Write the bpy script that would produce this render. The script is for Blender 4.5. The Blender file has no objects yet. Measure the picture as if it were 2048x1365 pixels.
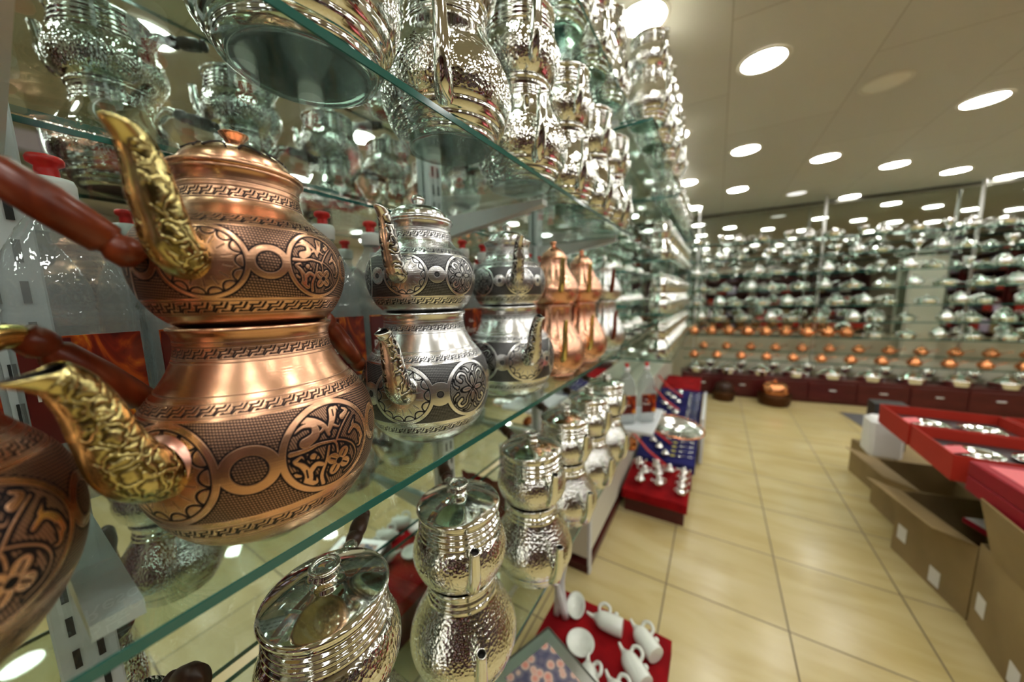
import bpy, math, random
import numpy as np
from mathutils import Matrix, Vector

random.seed(7)
PI = math.pi
NTH = ('first second third fourth fifth sixth seventh eighth ninth tenth eleventh twelfth thirteenth fourteenth fifteenth sixteenth seventeenth eighteenth nineteenth twentieth').split()
SC = bpy.context.scene
COL = SC.collection
H = 1.36                      # eye height above the floor; camera stands at x=0, y=0

# ------------------------------------------------------------------ camera
F_PX = 664.73
YAW, PIT, ROL = -0.550822438, -0.132242362, -0.0225066578
def cam_axes():
    f = Vector((math.sin(YAW)*math.cos(PIT), math.cos(YAW)*math.cos(PIT), math.sin(PIT)))
    r = f.cross(Vector((0, 0, 1))).normalized(); u = r.cross(f)
    return math.cos(ROL)*r + math.sin(ROL)*u, -math.sin(ROL)*r + math.cos(ROL)*u, f
_r, _u, _f = cam_axes()
cd = bpy.data.cameras.new('camera'); cam = bpy.data.objects.new('camera', cd); COL.objects.link(cam)
cam.matrix_world = Matrix(((_r.x, _u.x, -_f.x, 0), (_r.y, _u.y, -_f.y, 0), (_r.z, _u.z, -_f.z, H), (0, 0, 0, 1)))
cd.sensor_width = 36; cd.lens = F_PX/2048*36; cd.clip_start = 0.01; cd.clip_end = 60
cd.dof.use_dof = True; cd.dof.focus_distance = 0.37; cd.dof.aperture_fstop = 2.3
SC.camera = cam

# ------------------------------------------------------------------ light and exposure
W = bpy.data.worlds.new('world'); SC.world = W; W.use_nodes = True
W.node_tree.nodes['Background'].inputs[0].default_value = (0.9, 0.92, 1, 1)
W.node_tree.nodes['Background'].inputs[1].default_value = 0.05
SC.view_settings.view_transform = 'Standard'; SC.view_settings.look = 'None'
SC.view_settings.gamma = 1; SC.view_settings.use_curve_mapping = False
SC.view_settings.exposure = 0.0
LAMP = 48.0                   # strength of the ceiling downlights
CEIL = H + 1.13
cy = SC.cycles
cy.max_bounces = 9; cy.diffuse_bounces = 4; cy.glossy_bounces = 6; cy.transmission_bounces = 4
cy.transparent_max_bounces = 28; cy.sample_clamp_indirect = 22.0; cy.caustics_reflective = True
cy.blur_glossy = 0.05

# ------------------------------------------------------------------ materials
def mat(name, col=(.8, .8, .8), rough=.5, metal=0., **kw):
    m = bpy.data.materials.new(name); m.use_nodes = True
    b = m.node_tree.nodes['Principled BSDF']
    b.inputs['Base Color'].default_value = (*col, 1); b.inputs['Roughness'].default_value = rough
    b.inputs['Metallic'].default_value = metal
    for k, v in kw.items(): b.inputs[k.replace('_', ' ')].default_value = v
    return m
def N(m, t, **kw):
    n = m.node_tree.nodes.new(t)
    for k, v in kw.items():
        if isinstance(v, tuple) and k.startswith('i_'): n.inputs[k[2:].replace('_', ' ')].default_value = v
        elif k.startswith('i_'): n.inputs[k[2:].replace('_', ' ')].default_value = v
        else: setattr(n, k, v)
    return n
def L(m, a, ao, b, bi): m.node_tree.links.new(a.outputs[ao], b.inputs[bi])
def P(m): return m.node_tree.nodes['Principled BSDF']
def coords(m, kind='Object', scale=(1, 1, 1)):
    t = N(m, 'ShaderNodeTexCoord'); mp = N(m, 'ShaderNodeMapping'); mp.inputs['Scale'].default_value = scale
    L(m, t, kind, mp, 'Vector'); return mp
def ramp(m, stops):
    r = N(m, 'ShaderNodeValToRGB'); e = r.color_ramp.elements
    while len(e) > 2: e.remove(e[-1])
    for i, (p, c) in enumerate(stops):
        if i < 2: e[i].position = p; e[i].color = (*c, 1)
        else:
            k = e.new(p); k.color = (*c, 1)
    return r
def bump(m, src, out, strength, dist, into=None):
    b = N(m, 'ShaderNodeBump'); b.inputs['Strength'].default_value = strength; b.inputs['Distance'].default_value = dist
    L(m, src, out, b, 'Height'); L(m, b, 'Normal', into or P(m), 'Normal'); return b

def engraved(name, metal_col, pat_col, rough):
    """metal with blackened engraving (vertex attribute E) and lathe-turned brushing"""
    m = mat(name, metal_col, rough, 1.0)
    a = N(m, 'ShaderNodeAttribute', attribute_name='E')
    mp = coords(m, 'Object', (6, 6, 900)); nz = N(m, 'ShaderNodeTexNoise', i_Scale=1.0, i_Detail=3.0)
    L(m, mp, 'Vector', nz, 'Vector')
    mp2 = coords(m, 'Object', (30, 30, 30)); n2 = N(m, 'ShaderNodeTexNoise', i_Scale=1.0, i_Detail=3.0)
    L(m, mp2, 'Vector', n2, 'Vector')
    cr = ramp(m, [(.35, tuple(c*.82 for c in metal_col)), (.7, metal_col)]); L(m, n2, 'Fac', cr, 'Fac')
    mx = N(m, 'ShaderNodeMix', data_type='RGBA'); mx.inputs['B'].default_value = (*pat_col, 1)
    L(m, a, 'Fac', mx, 'Factor'); L(m, cr, 'Color', mx, 'A'); L(m, mx, 'Result', P(m), 'Base Color')
    mr = N(m, 'ShaderNodeMapRange'); mr.inputs['To Min'].default_value = rough; mr.inputs['To Max'].default_value = .5
    L(m, a, 'Fac', mr, 'Value'); L(m, mr, 'Result', P(m), 'Roughness')
    mt = N(m, 'ShaderNodeMapRange'); mt.inputs['To Min'].default_value = 1; mt.inputs['To Max'].default_value = .8
    L(m, a, 'Fac', mt, 'Value'); L(m, mt, 'Result', P(m), 'Metallic')
    bump(m, nz, 'Fac', .35, .0004)
    return m
M = {}
COPPER_C = (.80, .445, .27); SILVER_C = (.88, .89, .88)
M['copper_eng'] = engraved('engraved_copper', COPPER_C, (.012, .009, .011), .27)
M['silver_eng'] = engraved('engraved_silver', SILVER_C, (.010, .010, .012), .24)
def brushed(name, col, rough, zs=900):
    m = mat(name, col, rough, 1.0)
    mp = coords(m, 'Object', (6, 6, zs)); nz = N(m, 'ShaderNodeTexNoise', i_Scale=1.0, i_Detail=3.0)
    L(m, mp, 'Vector', nz, 'Vector'); bump(m, nz, 'Fac', .3, .0004); return m
M['copper'] = brushed('brushed_copper', COPPER_C, .25)
M['silver'] = brushed('brushed_silver', SILVER_C, .16)
def hammered(name, col, rough, cell=135, dist=.0012, allover=False):
    m = mat(name, col, rough, 1.0)
    mp = coords(m, 'Object', (cell,)*3); v = N(m, 'ShaderNodeTexVoronoi', feature='F1'); v.inputs['Scale'].default_value = 1
    L(m, mp, 'Vector', v, 'Vector')
    pw = N(m, 'ShaderNodeMath', operation='POWER'); pw.inputs[1].default_value = 1.6; L(m, v, 'Distance', pw, 0)
    if allover: bump(m, pw, 'Value', .9, dist)
    else:
        a = N(m, 'ShaderNodeAttribute', attribute_name='HM')
        mu = N(m, 'ShaderNodeMath', operation='MULTIPLY'); L(m, pw, 'Value', mu, 0); L(m, a, 'Fac', mu, 1)
        bump(m, mu, 'Value', .9, dist)
    return m
M['chrome_ham'] = hammered('hammered_chrome', (.78, .785, .74), .07, 210, .0008)
M['chrome'] = mat('chrome', (.79, .80, .75), .06, 1.0)
M['chrome_far'] = mat('chrome_polished', (.86, .86, .84), .12, 1.0)
M['copper_far'] = mat('copper_polished', (.80, .33, .15), .2, 1.0)
M['copper_pink'] = hammered('engraved_pink_copper', (.86, .46, .31), .27, 220, .0006, True)
M['silver_floral'] = hammered('chased_silver', (.70, .71, .68), .22, 260, .0010, True)
M['dull_silver'] = mat('dull_silver', (.72, .72, .70), .3, 1.0)
def relief_metal(name, hi, lo, rough, sc=95):
    m = mat(name, hi, rough, 1.0)
    mp = coords(m, 'Object', (sc,)*3)
    dn = N(m, 'ShaderNodeTexNoise', i_Scale=.9, i_Detail=1.0); L(m, mp, 'Vector', dn, 'Vector')
    mxv = N(m, 'ShaderNodeMix', data_type='RGBA'); mxv.inputs['Factor'].default_value = .6
    L(m, mp, 'Vector', mxv, 'A'); L(m, dn, 'Color', mxv, 'B')
    v = N(m, 'ShaderNodeTexVoronoi', feature='DISTANCE_TO_EDGE'); v.inputs['Scale'].default_value = 1.15
    L(m, mxv, 'Result', v, 'Vector')
    r = ramp(m, [(0.0, (1, 1, 1)), (.045, (.9, .9, .9))])
    for p, c in ((.09, (.08,)*3), (.16, (.15,)*3), (.24, (.75,)*3), (.33, (.95,)*3)):
        k = r.color_ramp.elements.new(p); k.color = (*c, 1)
    L(m, v, 'Distance', r, 'Fac')
    a = N(m, 'ShaderNodeAttribute', attribute_name='RL')
    mu = N(m, 'ShaderNodeMath', operation='MULTIPLY'); L(m, r, 'Color', mu, 0); L(m, a, 'Fac', mu, 1)
    inv = N(m, 'ShaderNodeMath', operation='SUBTRACT'); L(m, a, 'Fac', inv, 0); L(m, mu, 'Value', inv, 1)
    c = N(m, 'ShaderNodeMix', data_type='RGBA'); c.inputs['A'].default_value = (*hi, 1); c.inputs['B'].default_value = (*lo, 1)
    L(m, inv, 'Value', c, 'Factor'); L(m, c, 'Result', P(m), 'Base Color')
    bump(m, mu, 'Value', .9, .0011); return m
M['brass_relief'] = relief_metal('cast_brass', (.60, .51, .22), (.13, .095, .03), .24, 150)
M['silver_relief'] = relief_metal('cast_silver', (.74, .72, .66), (.03, .028, .03), .25, 120)
M['brass'] = mat('brass', (.70, .56, .22), .22, 1.0)
M['solder'] = mat('copper_solder', (.80, .42, .32), .35, 1.0)
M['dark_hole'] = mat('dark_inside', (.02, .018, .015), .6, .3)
def wood(name, a, b, rough, sc=(60, 60, 9)):
    m = mat(name, a, rough, 0, Specular_IOR_Level=.35)
    mp = coords(m, 'Object', sc); nz = N(m, 'ShaderNodeTexNoise', i_Scale=1.0, i_Detail=4.0, i_Distortion=.6)
    L(m, mp, 'Vector', nz, 'Vector'); r = ramp(m, [(.3, a), (.7, b)]); L(m, nz, 'Fac', r, 'Fac'); L(m, r, 'Color', P(m), 'Base Color')
    return m
M['wood_red'] = wood('varnished_red_wood', (.085, .014, .005), (.19, .035, .010), .3)
M['wood_dark'] = wood('dark_wood', (.025, .012, .008), (.06, .028, .016), .35)
M['wood_mahog'] = wood('mahogany', (.055, .008, .008), (.09, .014, .012), .3, (3, 3, 20))

def thin_glass(name, tint, refl_col=(1, 1, 1), rough=0.0, body=None, bodyfac=0.0, ior=1.5):
    """clear sheet: fresnel mirror over a tinted transparent body (light passes)"""
    m = bpy.data.materials.new(name); m.use_nodes = True; nt = m.node_tree; nt.nodes.remove(P(m))
    out = nt.nodes['Material Output']
    tr = N(m, 'ShaderNodeBsdfTransparent'); tr.inputs[0].default_value = (*tint, 1)
    gl = N(m, 'ShaderNodeBsdfGlossy'); gl.inputs['Color'].default_value = (*refl_col, 1); gl.inputs['Roughness'].default_value = rough
    fr = N(m, 'ShaderNodeFresnel'); fr.inputs[0].default_value = ior
    geo = N(m, 'ShaderNodeNewGeometry')
    # use the outside index on both faces of the sheet
    fi = N(m, 'ShaderNodeMix', data_type='FLOAT'); fi.inputs['A'].default_value = ior; fi.inputs['B'].default_value = 1/ior
    L(m, geo, 'Backfacing', fi, 'Factor'); L(m, fi, 'Result', fr, 'IOR')
    mx = N(m, 'ShaderNodeMixShader'); L(m, fr, 'Fac', mx, 0)
    base = tr
    if body:
        df = N(m, 'ShaderNodeBsdfDiffuse'); df.inputs[0].default_value = (*body, 1)
        mb = N(m, 'ShaderNodeMixShader'); mb.inputs[0].default_value = bodyfac; L(m, tr, 0, mb, 1); L(m, df, 0, mb, 2); base = mb
    L(m, base, 0, mx, 1); L(m, gl, 0, mx, 2); L(m, mx, 0, out, 'Surface')
    return m, gl, fr
M['glass'] = thin_glass('green_tinted_glass', (.865, .925, .90))[0]
M['glass_edge'] = mat('glass_cut_edge', (.014, .095, .075), .12, 0, Coat_Weight=.4)
_m, _g, _fr = thin_glass('clear_plastic', (.86, .88, .88), body=(.55, .58, .6), bodyfac=.22)
_mp = coords(_m, 'Object', (70, 70, 40)); _n = N(_m, 'ShaderNodeTexNoise', i_Scale=1.0, i_Detail=2.0); L(_m, _mp, 'Vector', _n, 'Vector')
_b = bump(_m, _n, 'Fac', .5, .004, _g); L(_m, _b, 'Normal', _fr, 'Normal')
M['plastic_clear'] = _m
M['mirror_dark'] = mat('tinted_mirror_silvering', (.50, .54, .49), .03, 1.0)
M['mirror'] = mat('mirror_silvering', (.80, .845, .825), .02, 1.0)
M['white_plastic'] = mat('white_plastic', (.75, .75, .76), .35)
M['red_plastic'] = mat('red_plastic', (.62, .02, .02), .3)
M['white_metal'] = mat('white_powder_coat', (.62, .64, .66), .35)
M['cream'] = mat('cream_panel', (.62, .60, .50), .45)
M['hole_shade'] = mat('painted_hole_shade', (.02, .02, .02), .6)  # black colour standing in for the shade inside slots and cutouts

def label_mat():
    m = mat('flame_printed_label', (.3, .02, .01), .3)
    mp = coords(m, 'Object', (26, 26, 14)); nz = N(m, 'ShaderNodeTexNoise', i_Scale=1.0, i_Detail=4.0, i_Distortion=1.2)
    L(m, mp, 'Vector', nz, 'Vector')
    r = ramp(m, [(.40, (.07, .006, .006)), (.50, (.22, .015, .006))])
    for p, c in ((.57, (.50, .09, .01)), (.64, (.75, .38, .03)), (.72, (.10, .05, .02))):
        k = r.color_ramp.elements.new(p); k.color = (*c, 1)
    L(m, nz, 'Fac', r, 'Fac'); L(m, r, 'Color', P(m), 'Base Color'); return m
M['label'] = label_mat()
M['label_dark'] = mat('dark_red_print', (.10, .008, .008), .3)

def floor_mat():
    m = mat('beige_tile', (.6, .5, .3), .18)
    mp = coords(m, 'Object')
    br = N(m, 'ShaderNodeTexBrick', offset=0.0, squash=1.0)
    T = .4525
    br.inputs['Scale'].default_value = 1/T; br.inputs['Brick Width'].default_value = 1; br.inputs['Row Height'].default_value = 1
    br.inputs['Mortar Size'].default_value = .008; br.inputs['Mortar Smooth'].default_value = .4
    br.inputs['Color1'].default_value = (1, 1, 1, 1); br.inputs['Color2'].default_value = (.93, .93, .93, 1); br.inputs['Mortar'].default_value = (0, 0, 0, 1)
    mp.inputs['Location'].default_value = (-(-.1365), -(2.469), 0)
    L(m, mp, 'Vector', br, 'Vector')
    mp2 = coords(m, 'Object', (2.2, 9, 1)); nz = N(m, 'ShaderNodeTexNoise', i_Scale=1.0, i_Detail=4.0, i_Distortion=.4); L(m, mp2, 'Vector', nz, 'Vector')
    r = ramp(m, [(.3, (.48, .38, .155)), (.55, (.55, .455, .22))])
    k = r.color_ramp.elements.new(.8); k.color = (.59, .50, .27, 1)
    L(m, nz, 'Fac', r, 'Fac')
    mx = N(m, 'ShaderNodeMix', data_type='RGBA'); mx.inputs['A'].default_value = (.13, .10, .05, 1)
    L(m, br, 'Color', mx, 'Factor'); L(m, r, 'Color', mx, 'B'); L(m, mx, 'Result', P(m), 'Base Color')
    mr = N(m, 'ShaderNodeMapRange'); mr.inputs['To Min'].default_value = .6; mr.inputs['To Max'].default_value = .2
    L(m, br, 'Color', mr, 'Value'); L(m, mr, 'Result', P(m), 'Roughness')
    bump(m, br, 'Color', .2, .001); return m
M['floor'] = floor_mat()
def ceil_mat():
    m = mat('painted_ceiling_panel', (.5, .44, .3), .42)
    mp = coords(m, 'Object'); br = N(m, 'ShaderNodeTexBrick', offset=0.5)
    br.inputs['Scale'].default_value = 1; br.inputs['Brick Width'].default_value = 1.22; br.inputs['Row Height'].default_value = .6
    br.inputs['Mortar Size'].default_value = .004; br.inputs['Mortar Smooth'].default_value = .6
    br.inputs['Color1'].default_value = (.54, .505, .40, 1); br.inputs['Color2'].default_value = (.51, .475, .375, 1); br.inputs['Mortar'].default_value = (.36, .31, .21, 1)
    rt = N(m, 'ShaderNodeMapping'); rt.inputs['Rotation'].default_value = (0, 0, PI/2)
    L(m, mp, 'Vector', rt, 'Vector'); L(m, rt, 'Vector', br, 'Vector')
    L(m, br, 'Color', P(m), 'Base Color'); return m
M['ceiling'] = ceil_mat()
M['wall'] = mat('beige_paint', (.55, .50, .38), .6)
M['frame_dark'] = mat('dark_metal_trim', (.10, .10, .08), .4, .5)
def lamp_mat(s, name):
    m = bpy.data.materials.new(name); m.use_nodes = True; b = P(m)
    b.inputs['Base Color'].default_value = (.8, .8, .8, 1)
    b.inputs['Emission Color'].default_value = (1.0, .98, .935, 1); b.inputs['Emission Strength'].default_value = s
    return m
M['lamp'] = lamp_mat(LAMP, 'lit_diffuser'); M['lamp_off'] = mat('unlit_diffuser', (.75, .72, .6), .5); M['lamp_dim'] = lamp_mat(1.2, 'dim_diffuser')
M['lamp_rim'] = mat('downlight_rim', (.62, .58, .46), .35)
def card():
    m = mat('corrugated_cardboard', (.36, .25, .11), .75)
    mp = coords(m, 'Object', (4, 4, 4)); nz = N(m, 'ShaderNodeTexNoise', i_Scale=1.0, i_Detail=5.0); L(m, mp, 'Vector', nz, 'Vector')
    r = ramp(m, [(.3, (.21, .145, .055)), (.7, (.30, .21, .085))]); L(m, nz, 'Fac', r, 'Fac'); L(m, r, 'Color', P(m), 'Base Color'); return m
M['card'] = card()
M['tape'] = mat('brown_tape', (.40, .28, .13), .25)
M['paper'] = mat('white_paper', (.7, .7, .68), .6)
M['red_box'] = mat('orange_red_card', (.36, .022, .010), .65, 0, Specular_IOR_Level=.25)
M['crimson_box'] = mat('crimson_card', (.24, .003, .010), .6, 0, Specular_IOR_Level=.25)
M['pink_lining'] = mat('pink_lining', (.55, .07, .08), .4)
M['black'] = mat('black_plastic', (.015, .015, .015), .4)
M['grey'] = mat('grey_plastic', (.12, .12, .13), .5)
def cloth(name, a, b):
    m = mat(name, a, .9, 0, Specular_IOR_Level=.15)
    mp = coords(m, 'Object', (9, 9, 9)); nz = N(m, 'ShaderNodeTexNoise', i_Scale=1.0, i_Detail=3.0); L(m, mp, 'Vector', nz, 'Vector')
    r = ramp(m, [(.35, a), (.65, b)]); L(m, nz, 'Fac', r, 'Fac'); L(m, r, 'Color', P(m), 'Base Color'); bump(m, nz, 'Fac', .5, .01); return m
M['red_cloth'] = cloth('red_velvet', (.17, .002, .004), (.29, .004, .006))
M['blue_cloth'] = cloth('navy_velvet', (.010, .010, .065), (.018, .018, .11))
M['ceramic'] = mat('pearly_white_glaze', (.66, .69, .62), .22, 0, Coat_Weight=.4)
M['red_ribbon'] = mat('red_satin_ribbon', (.62, .03, .015), .3)
M['yellow'] = mat('yellow_print', (.7, .6, .08), .5)
M['lilac'] = mat('lilac_satin', (.55, .45, .62), .3)
def picture_mat():
    m = mat('floral_print', (.3, .3, .3), .25)
    mp = coords(m, 'Object', (40, 40, 40)); v = N(m, 'ShaderNodeTexVoronoi'); v.inputs['Scale'].default_value = 1; L(m, mp, 'Vector', v, 'Vector')
    r = ramp(m, [(.15, (.62, .25, .20)), (.42, (.60, .42, .34))])
    for p, c in ((.52, (.20, .18, .22)), (.8, (.09, .09, .15))):
        k = r.color_ramp.elements.new(p); k.color = (*c, 1)
    L(m, v, 'Distance', r, 'Fac'); L(m, r, 'Color', P(m), 'Base Color'); return m
M['picture'] = picture_mat()
M['wicker'] = hammered('dark_wicker', (.10, .045, .02), .5, 60, .006, True)

# ------------------------------------------------------------------ mesh helpers
class MB:
    def __init__(s): s.v = []; s.f = []; s.smooth = []
    def add(s, vs, fs, smooth=True):
        o = len(s.v); s.v += [tuple(v) for v in vs]; s.f += [tuple(o+i for i in f) for f in fs]; s.smooth += [smooth]*len(fs)
    def box(s, c, d, rot=None, bev=0.0):
        x, y, z = [k/2 for k in d]
        if bev <= 0:
            vs = [(sx*x, sy*y, sz*z) for sz in (-1, 1) for sy in (-1, 1) for sx in (-1, 1)]
            fs = [(0, 2, 3, 1), (4, 5, 7, 6), (0, 1, 5, 4), (2, 6, 7, 3), (0, 4, 6, 2), (1, 3, 7, 5)]
        else:
            b = min(bev, x*.9, y*.9, z*.9); vs = []; fs = []
            ring = []
            for (zz, ins) in ((-z, b), (-z+b, 0), (z-b, 0), (z, b)):
                r = []
                for (px, py) in ((x, y), (-x, y), (-x, -y), (x, -y)):
                    sx, sy = (1 if px > 0 else -1), (1 if py > 0 else -1)
                    ax, ay = px-sx*ins, py-sy*ins
                    a, c2 = ((ax, ay-sy*b), (ax-sx*b, ay))
                    if sx*sy < 0: a, c2 = c2, a
                    r += [len(vs), len(vs)+1]; vs += [(*a, zz), (*c2, zz)]
                ring.append(r)
            for k in range(3):
                for i in range(8): j = (i+1) % 8; fs.append((ring[k][i], ring[k][j], ring[k+1][j], ring[k+1][i]))
            fs.append(tuple(reversed(ring[0]))); fs.append(tuple(ring[3]))
        R = rot if rot is not None else Matrix.Identity(3)
        s.add([R @ Vector(v) + Vector(c) for v in vs], fs, False)
        return s
    def lathe(s, prof, n=48, axis=None, off=(0, 0, 0), cap=True):
        """prof: list of (r,z)"""
        vs = []; fs = []; k = len(prof)
        for r, z in prof:
            for i in range(n): a = 2*PI*i/n; vs.append((r*math.cos(a), r*math.sin(a), z))
        for j in range(k-1):
            for i in range(n):
                i2 = (i+1) % n; fs.append((j*n+i, j*n+i2, (j+1)*n+i2, (j+1)*n+i))
        if cap:
            if prof[0][0] > 1e-5: fs.append(tuple(reversed(range(n))))
            if prof[-1][0] > 1e-5: fs.append(tuple(range((k-1)*n, k*n)))
        if axis is not None:
            q = Vector((0, 0, 1)).rotation_difference(Vector(axis)).to_matrix(); vs = [q @ Vector(v) for v in vs]
        vs = [(v[0]+off[0], v[1]+off[1], v[2]+off[2]) for v in vs]
        s.add(vs, fs); return s
    def tube(s, pts, rad, n=14, cap=True, flat=None):
        """pts list of Vector; rad list or number; flat: list of side-to-side ratio"""
        pts = [Vector(p) for p in pts]; K = len(pts)
        if not isinstance(rad, (list, tuple)): rad = [rad]*K
        vs = []; fs = []; prev = None
        for i, p in enumerate(pts):
            t = (pts[min(i+1, K-1)]-pts[max(i-1, 0)]).normalized()
            if prev is None:
                ref = Vector((0, 1, 0)) if abs(t.y) < .9 else Vector((1, 0, 0))
                u = (ref - t*ref.dot(t)).normalized()
            else: u = (prev - t*prev.dot(t)).normalized()
            prev = u; w = t.cross(u); fl = flat[i] if flat else 1
            for j in range(n):
                a = 2*PI*j/n; vs.append(p + u*math.cos(a)*rad[i]*fl + w*math.sin(a)*rad[i])
        for i in range(K-1):
            for j in range(n): j2 = (j+1) % n; fs.append((i*n+j, i*n+j2, (i+1)*n+j2, (i+1)*n+j))
        if cap: fs.append(tuple(reversed(range(n)))); fs.append(tuple(range((K-1)*n, K*n)))
        s.add(vs, fs); return s
    def mesh(s, name, mats, attrs=None, sharp=False):
        me = bpy.data.meshes.new(name); me.from_pydata(s.v, [], s.f)
        me.polygons.foreach_set('use_smooth', s.smooth)
        for m in (mats if isinstance(mats, (list, tuple)) else [mats]): me.materials.append(M[m])
        if attrs:
            for k, a in attrs.items():
                at = me.attributes.new(k, 'FLOAT', 'POINT'); at.data.foreach_set('value', np.asarray(a, dtype=np.float32))
        me.update(); return me
def smooth_pts(pts, per=6):
    """Catmull-Rom through points of any dimension"""
    P_ = [np.array(p, float) for p in pts]; out = []
    for i in range(len(P_)-1):
        p0 = P_[max(i-1, 0)]; p1 = P_[i]; p2 = P_[i+1]; p3 = P_[min(i+2, len(P_)-1)]
        for k in range(per):
            t = k/per
            out.append(.5*((2*p1)+(-p0+p2)*t+(2*p0-5*p1+4*p2-p3)*t*t+(-p0+3*p1-3*p2+p3)*t**3))
    out.append(P_[-1]); return out
def autosmooth(me, deg=40):
    n = len(me.edges); 
    me.set_sharp_from_angle(angle=math.radians(deg))

# ------------------------------------------------------------------ object helpers
def new(name, me, parent=None, loc=(0, 0, 0), rz=0, rot=None, kind=None, mats=None):
    o = bpy.data.objects.new(name, me); COL.objects.link(o)
    o.location = loc
    if rot is not None: o.rotation_euler = rot
    else: o.rotation_euler = (0, 0, rz)
    if parent is not None: o.parent = parent
    if kind: o['kind'] = kind
    if mats:
        for i, m in enumerate(mats):
            o.material_slots[i].link = 'OBJECT'; o.material_slots[i].material = M[m]
    return o
def tag(o, label, cat, group=None, kind=None):
    o['label'] = label; o['category'] = cat
    if group: o['group'] = group
    if kind: o['kind'] = kind
    return o
def spec(name, me, children=(), loc=(0, 0, 0), rot=(0, 0, 0), label=None, mats=None):
    return dict(name=name, me=me, ch=list(children), loc=loc, rot=rot, label=label, mats=mats)
def build(sp, parent):
    o = new(sp['name'], sp['me'], parent, sp['loc'], rot=sp['rot'], mats=sp['mats'])
    if sp['label']: o['label'] = sp['label']
    for c in sp['ch']: build(c, o)
    return o
def place(name, parts, loc, rz=0, label='', cat='', group=None, rot=None):
    """a thing: an Empty at its base that parents its parts (copies share mesh data)"""
    o = bpy.data.objects.new(name, None); COL.objects.link(o); o.empty_display_size = .05
    o.location = loc; o.rotation_euler = rot if rot else (0, 0, rz)
    for p in parts: build(p, o)
    return tag(o, label, cat, group)
def W3(x, y, z): return (x, y, z+H)      # positions are measured from eye height

# ------------------------------------------------------------------ the room
def slab(name, c, d, m, kind='structure', label=None, cat=None, group=None, rz=0, bev=0):
    b = MB().box((0, 0, 0), d, bev=bev); me = b.mesh(name, m)
    o = new(name, me, None, c, rz)
    if kind: o['kind'] = kind
    if label: tag(o, label, cat, group)
    return o
XL, XR, YB, YF = -.72, 5.2, -2.6, 5.95
fl = new('floor', MB().box((0, 0, -.03), (12, 12, .06)).mesh('floor', 'floor'), None, (0, 0, 0)); fl['kind'] = 'structure'
ce = new('ceiling', MB().box((0, 0, .03), (12, 12, .06)).mesh('ceiling', 'ceiling'), None, (0, 0, CEIL)); ce['kind'] = 'structure'
slab('wall_right', (XR+.05, (YB+YF)/2, CEIL/2), (.1, YF-YB+.4, CEIL), 'wall')
slab('wall_rear', ((XL+XR)/2, YB-.05, CEIL/2), (XR-XL+.2, .1, CEIL), 'wall')
slab('wall_front', ((XL+XR)/2, YF+.06, CEIL/2), (XR-XL+.2, .1, CEIL), 'wall')
slab('wall_left', (XL-.06, (YB+YF)/2, CEIL/2), (.1, YF-YB+.4, CEIL), 'wall')
slab('trim_1', ((XL+XR)/2, YF-.02, CEIL-.012), (XR-XL, .04, .024), 'frame_dark')
tag(slab('wall_mirror', (XL-.005, 2.2, 1.26), (.008, 7.4, 2.40), 'mirror', kind=None), 'tall wall mirror behind the glass teapot shelves', 'mirror')
tag(slab('wall_mirror', (2.2, YF, 1.62), (6, .008, 1.66), 'mirror_dark', kind=None), 'wide wall mirror behind the far shelves of pans', 'mirror')

# ------------------------------------------------------------------ ceiling downlights
R_L = .092
disc = MB().lathe([(R_L, 0), (R_L*.98, -.002), (0, -.003)], 40, cap=False).mesh('diffuser', 'lamp')
rim = MB().lathe([(R_L*.99, -.002), (R_L+.004, -.006), (R_L+.016, -.004), (R_L+.018, 0)], 40, cap=False).mesh('rim', 'lamp_rim')
LITLAB = {(0, 0): 'largest lit ceiling downlight, nearest the chrome stacks', (2, 0): 'lit ceiling downlight right of the unlit one at the right edge',
          (-1, 0): 'lit downlight half hidden behind the topmost chrome stacks', (-1, 1): 'lit downlight peeking out from the middle of the topmost chrome stacks', (-1, 2): 'lit downlight just past the farthest chrome stacks',
          (0, 1): 'lit ceiling downlight directly beyond the largest one', (1, 1): 'lit ceiling downlight directly beyond the unlit one', (0, 2): 'lit ceiling downlight, third in line beyond the largest one',
          (2, 1): 'lit downlight second to the right from the one beyond the largest', (3, 1): 'lit downlight third to the right from the one beyond the largest', (4, 1): 'lit downlight at the right edge just before the far mirror'}
for i in range(-4, 8):
    for j in range(-4, 6):
        x = .14+.6*i; y = 2.21+.6*i+1.22*j
        if i < 0: x = .14+.46*i if i == -1 else x
        if not (XL+.15 < x < XR-.2 and YB+.2 < y < YF-.1): continue
        if j <= -2 and i > 0: x, y = x-.08*(i < 3), y+.17      # this row sits a little off the grid
        off = (i == 1 and j == 0); dim = (i == 1 and j == 2)
        m = 'lamp_off' if off else ('lamp_dim' if dim else 'lamp')
        parts = [spec('diffuser', disc, mats=[m]), spec('rim', rim)]
        if off: lab = 'unlit round ceiling downlight, dull cream among the lit ones'
        elif dim: lab = 'dimly glowing round ceiling downlight near the far mirror wall'
        elif (i, j) in LITLAB: lab = LITLAB[(i, j)]
        else: lab = 'lit round recessed downlight in the beige ceiling'
        place('ceiling_light', parts, (x, y, CEIL-.0005), 0, lab, 'ceiling light', None if (off or dim) else ('named ceiling downlights' if (i, j) in LITLAB else 'lit ceiling downlights'))

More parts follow.
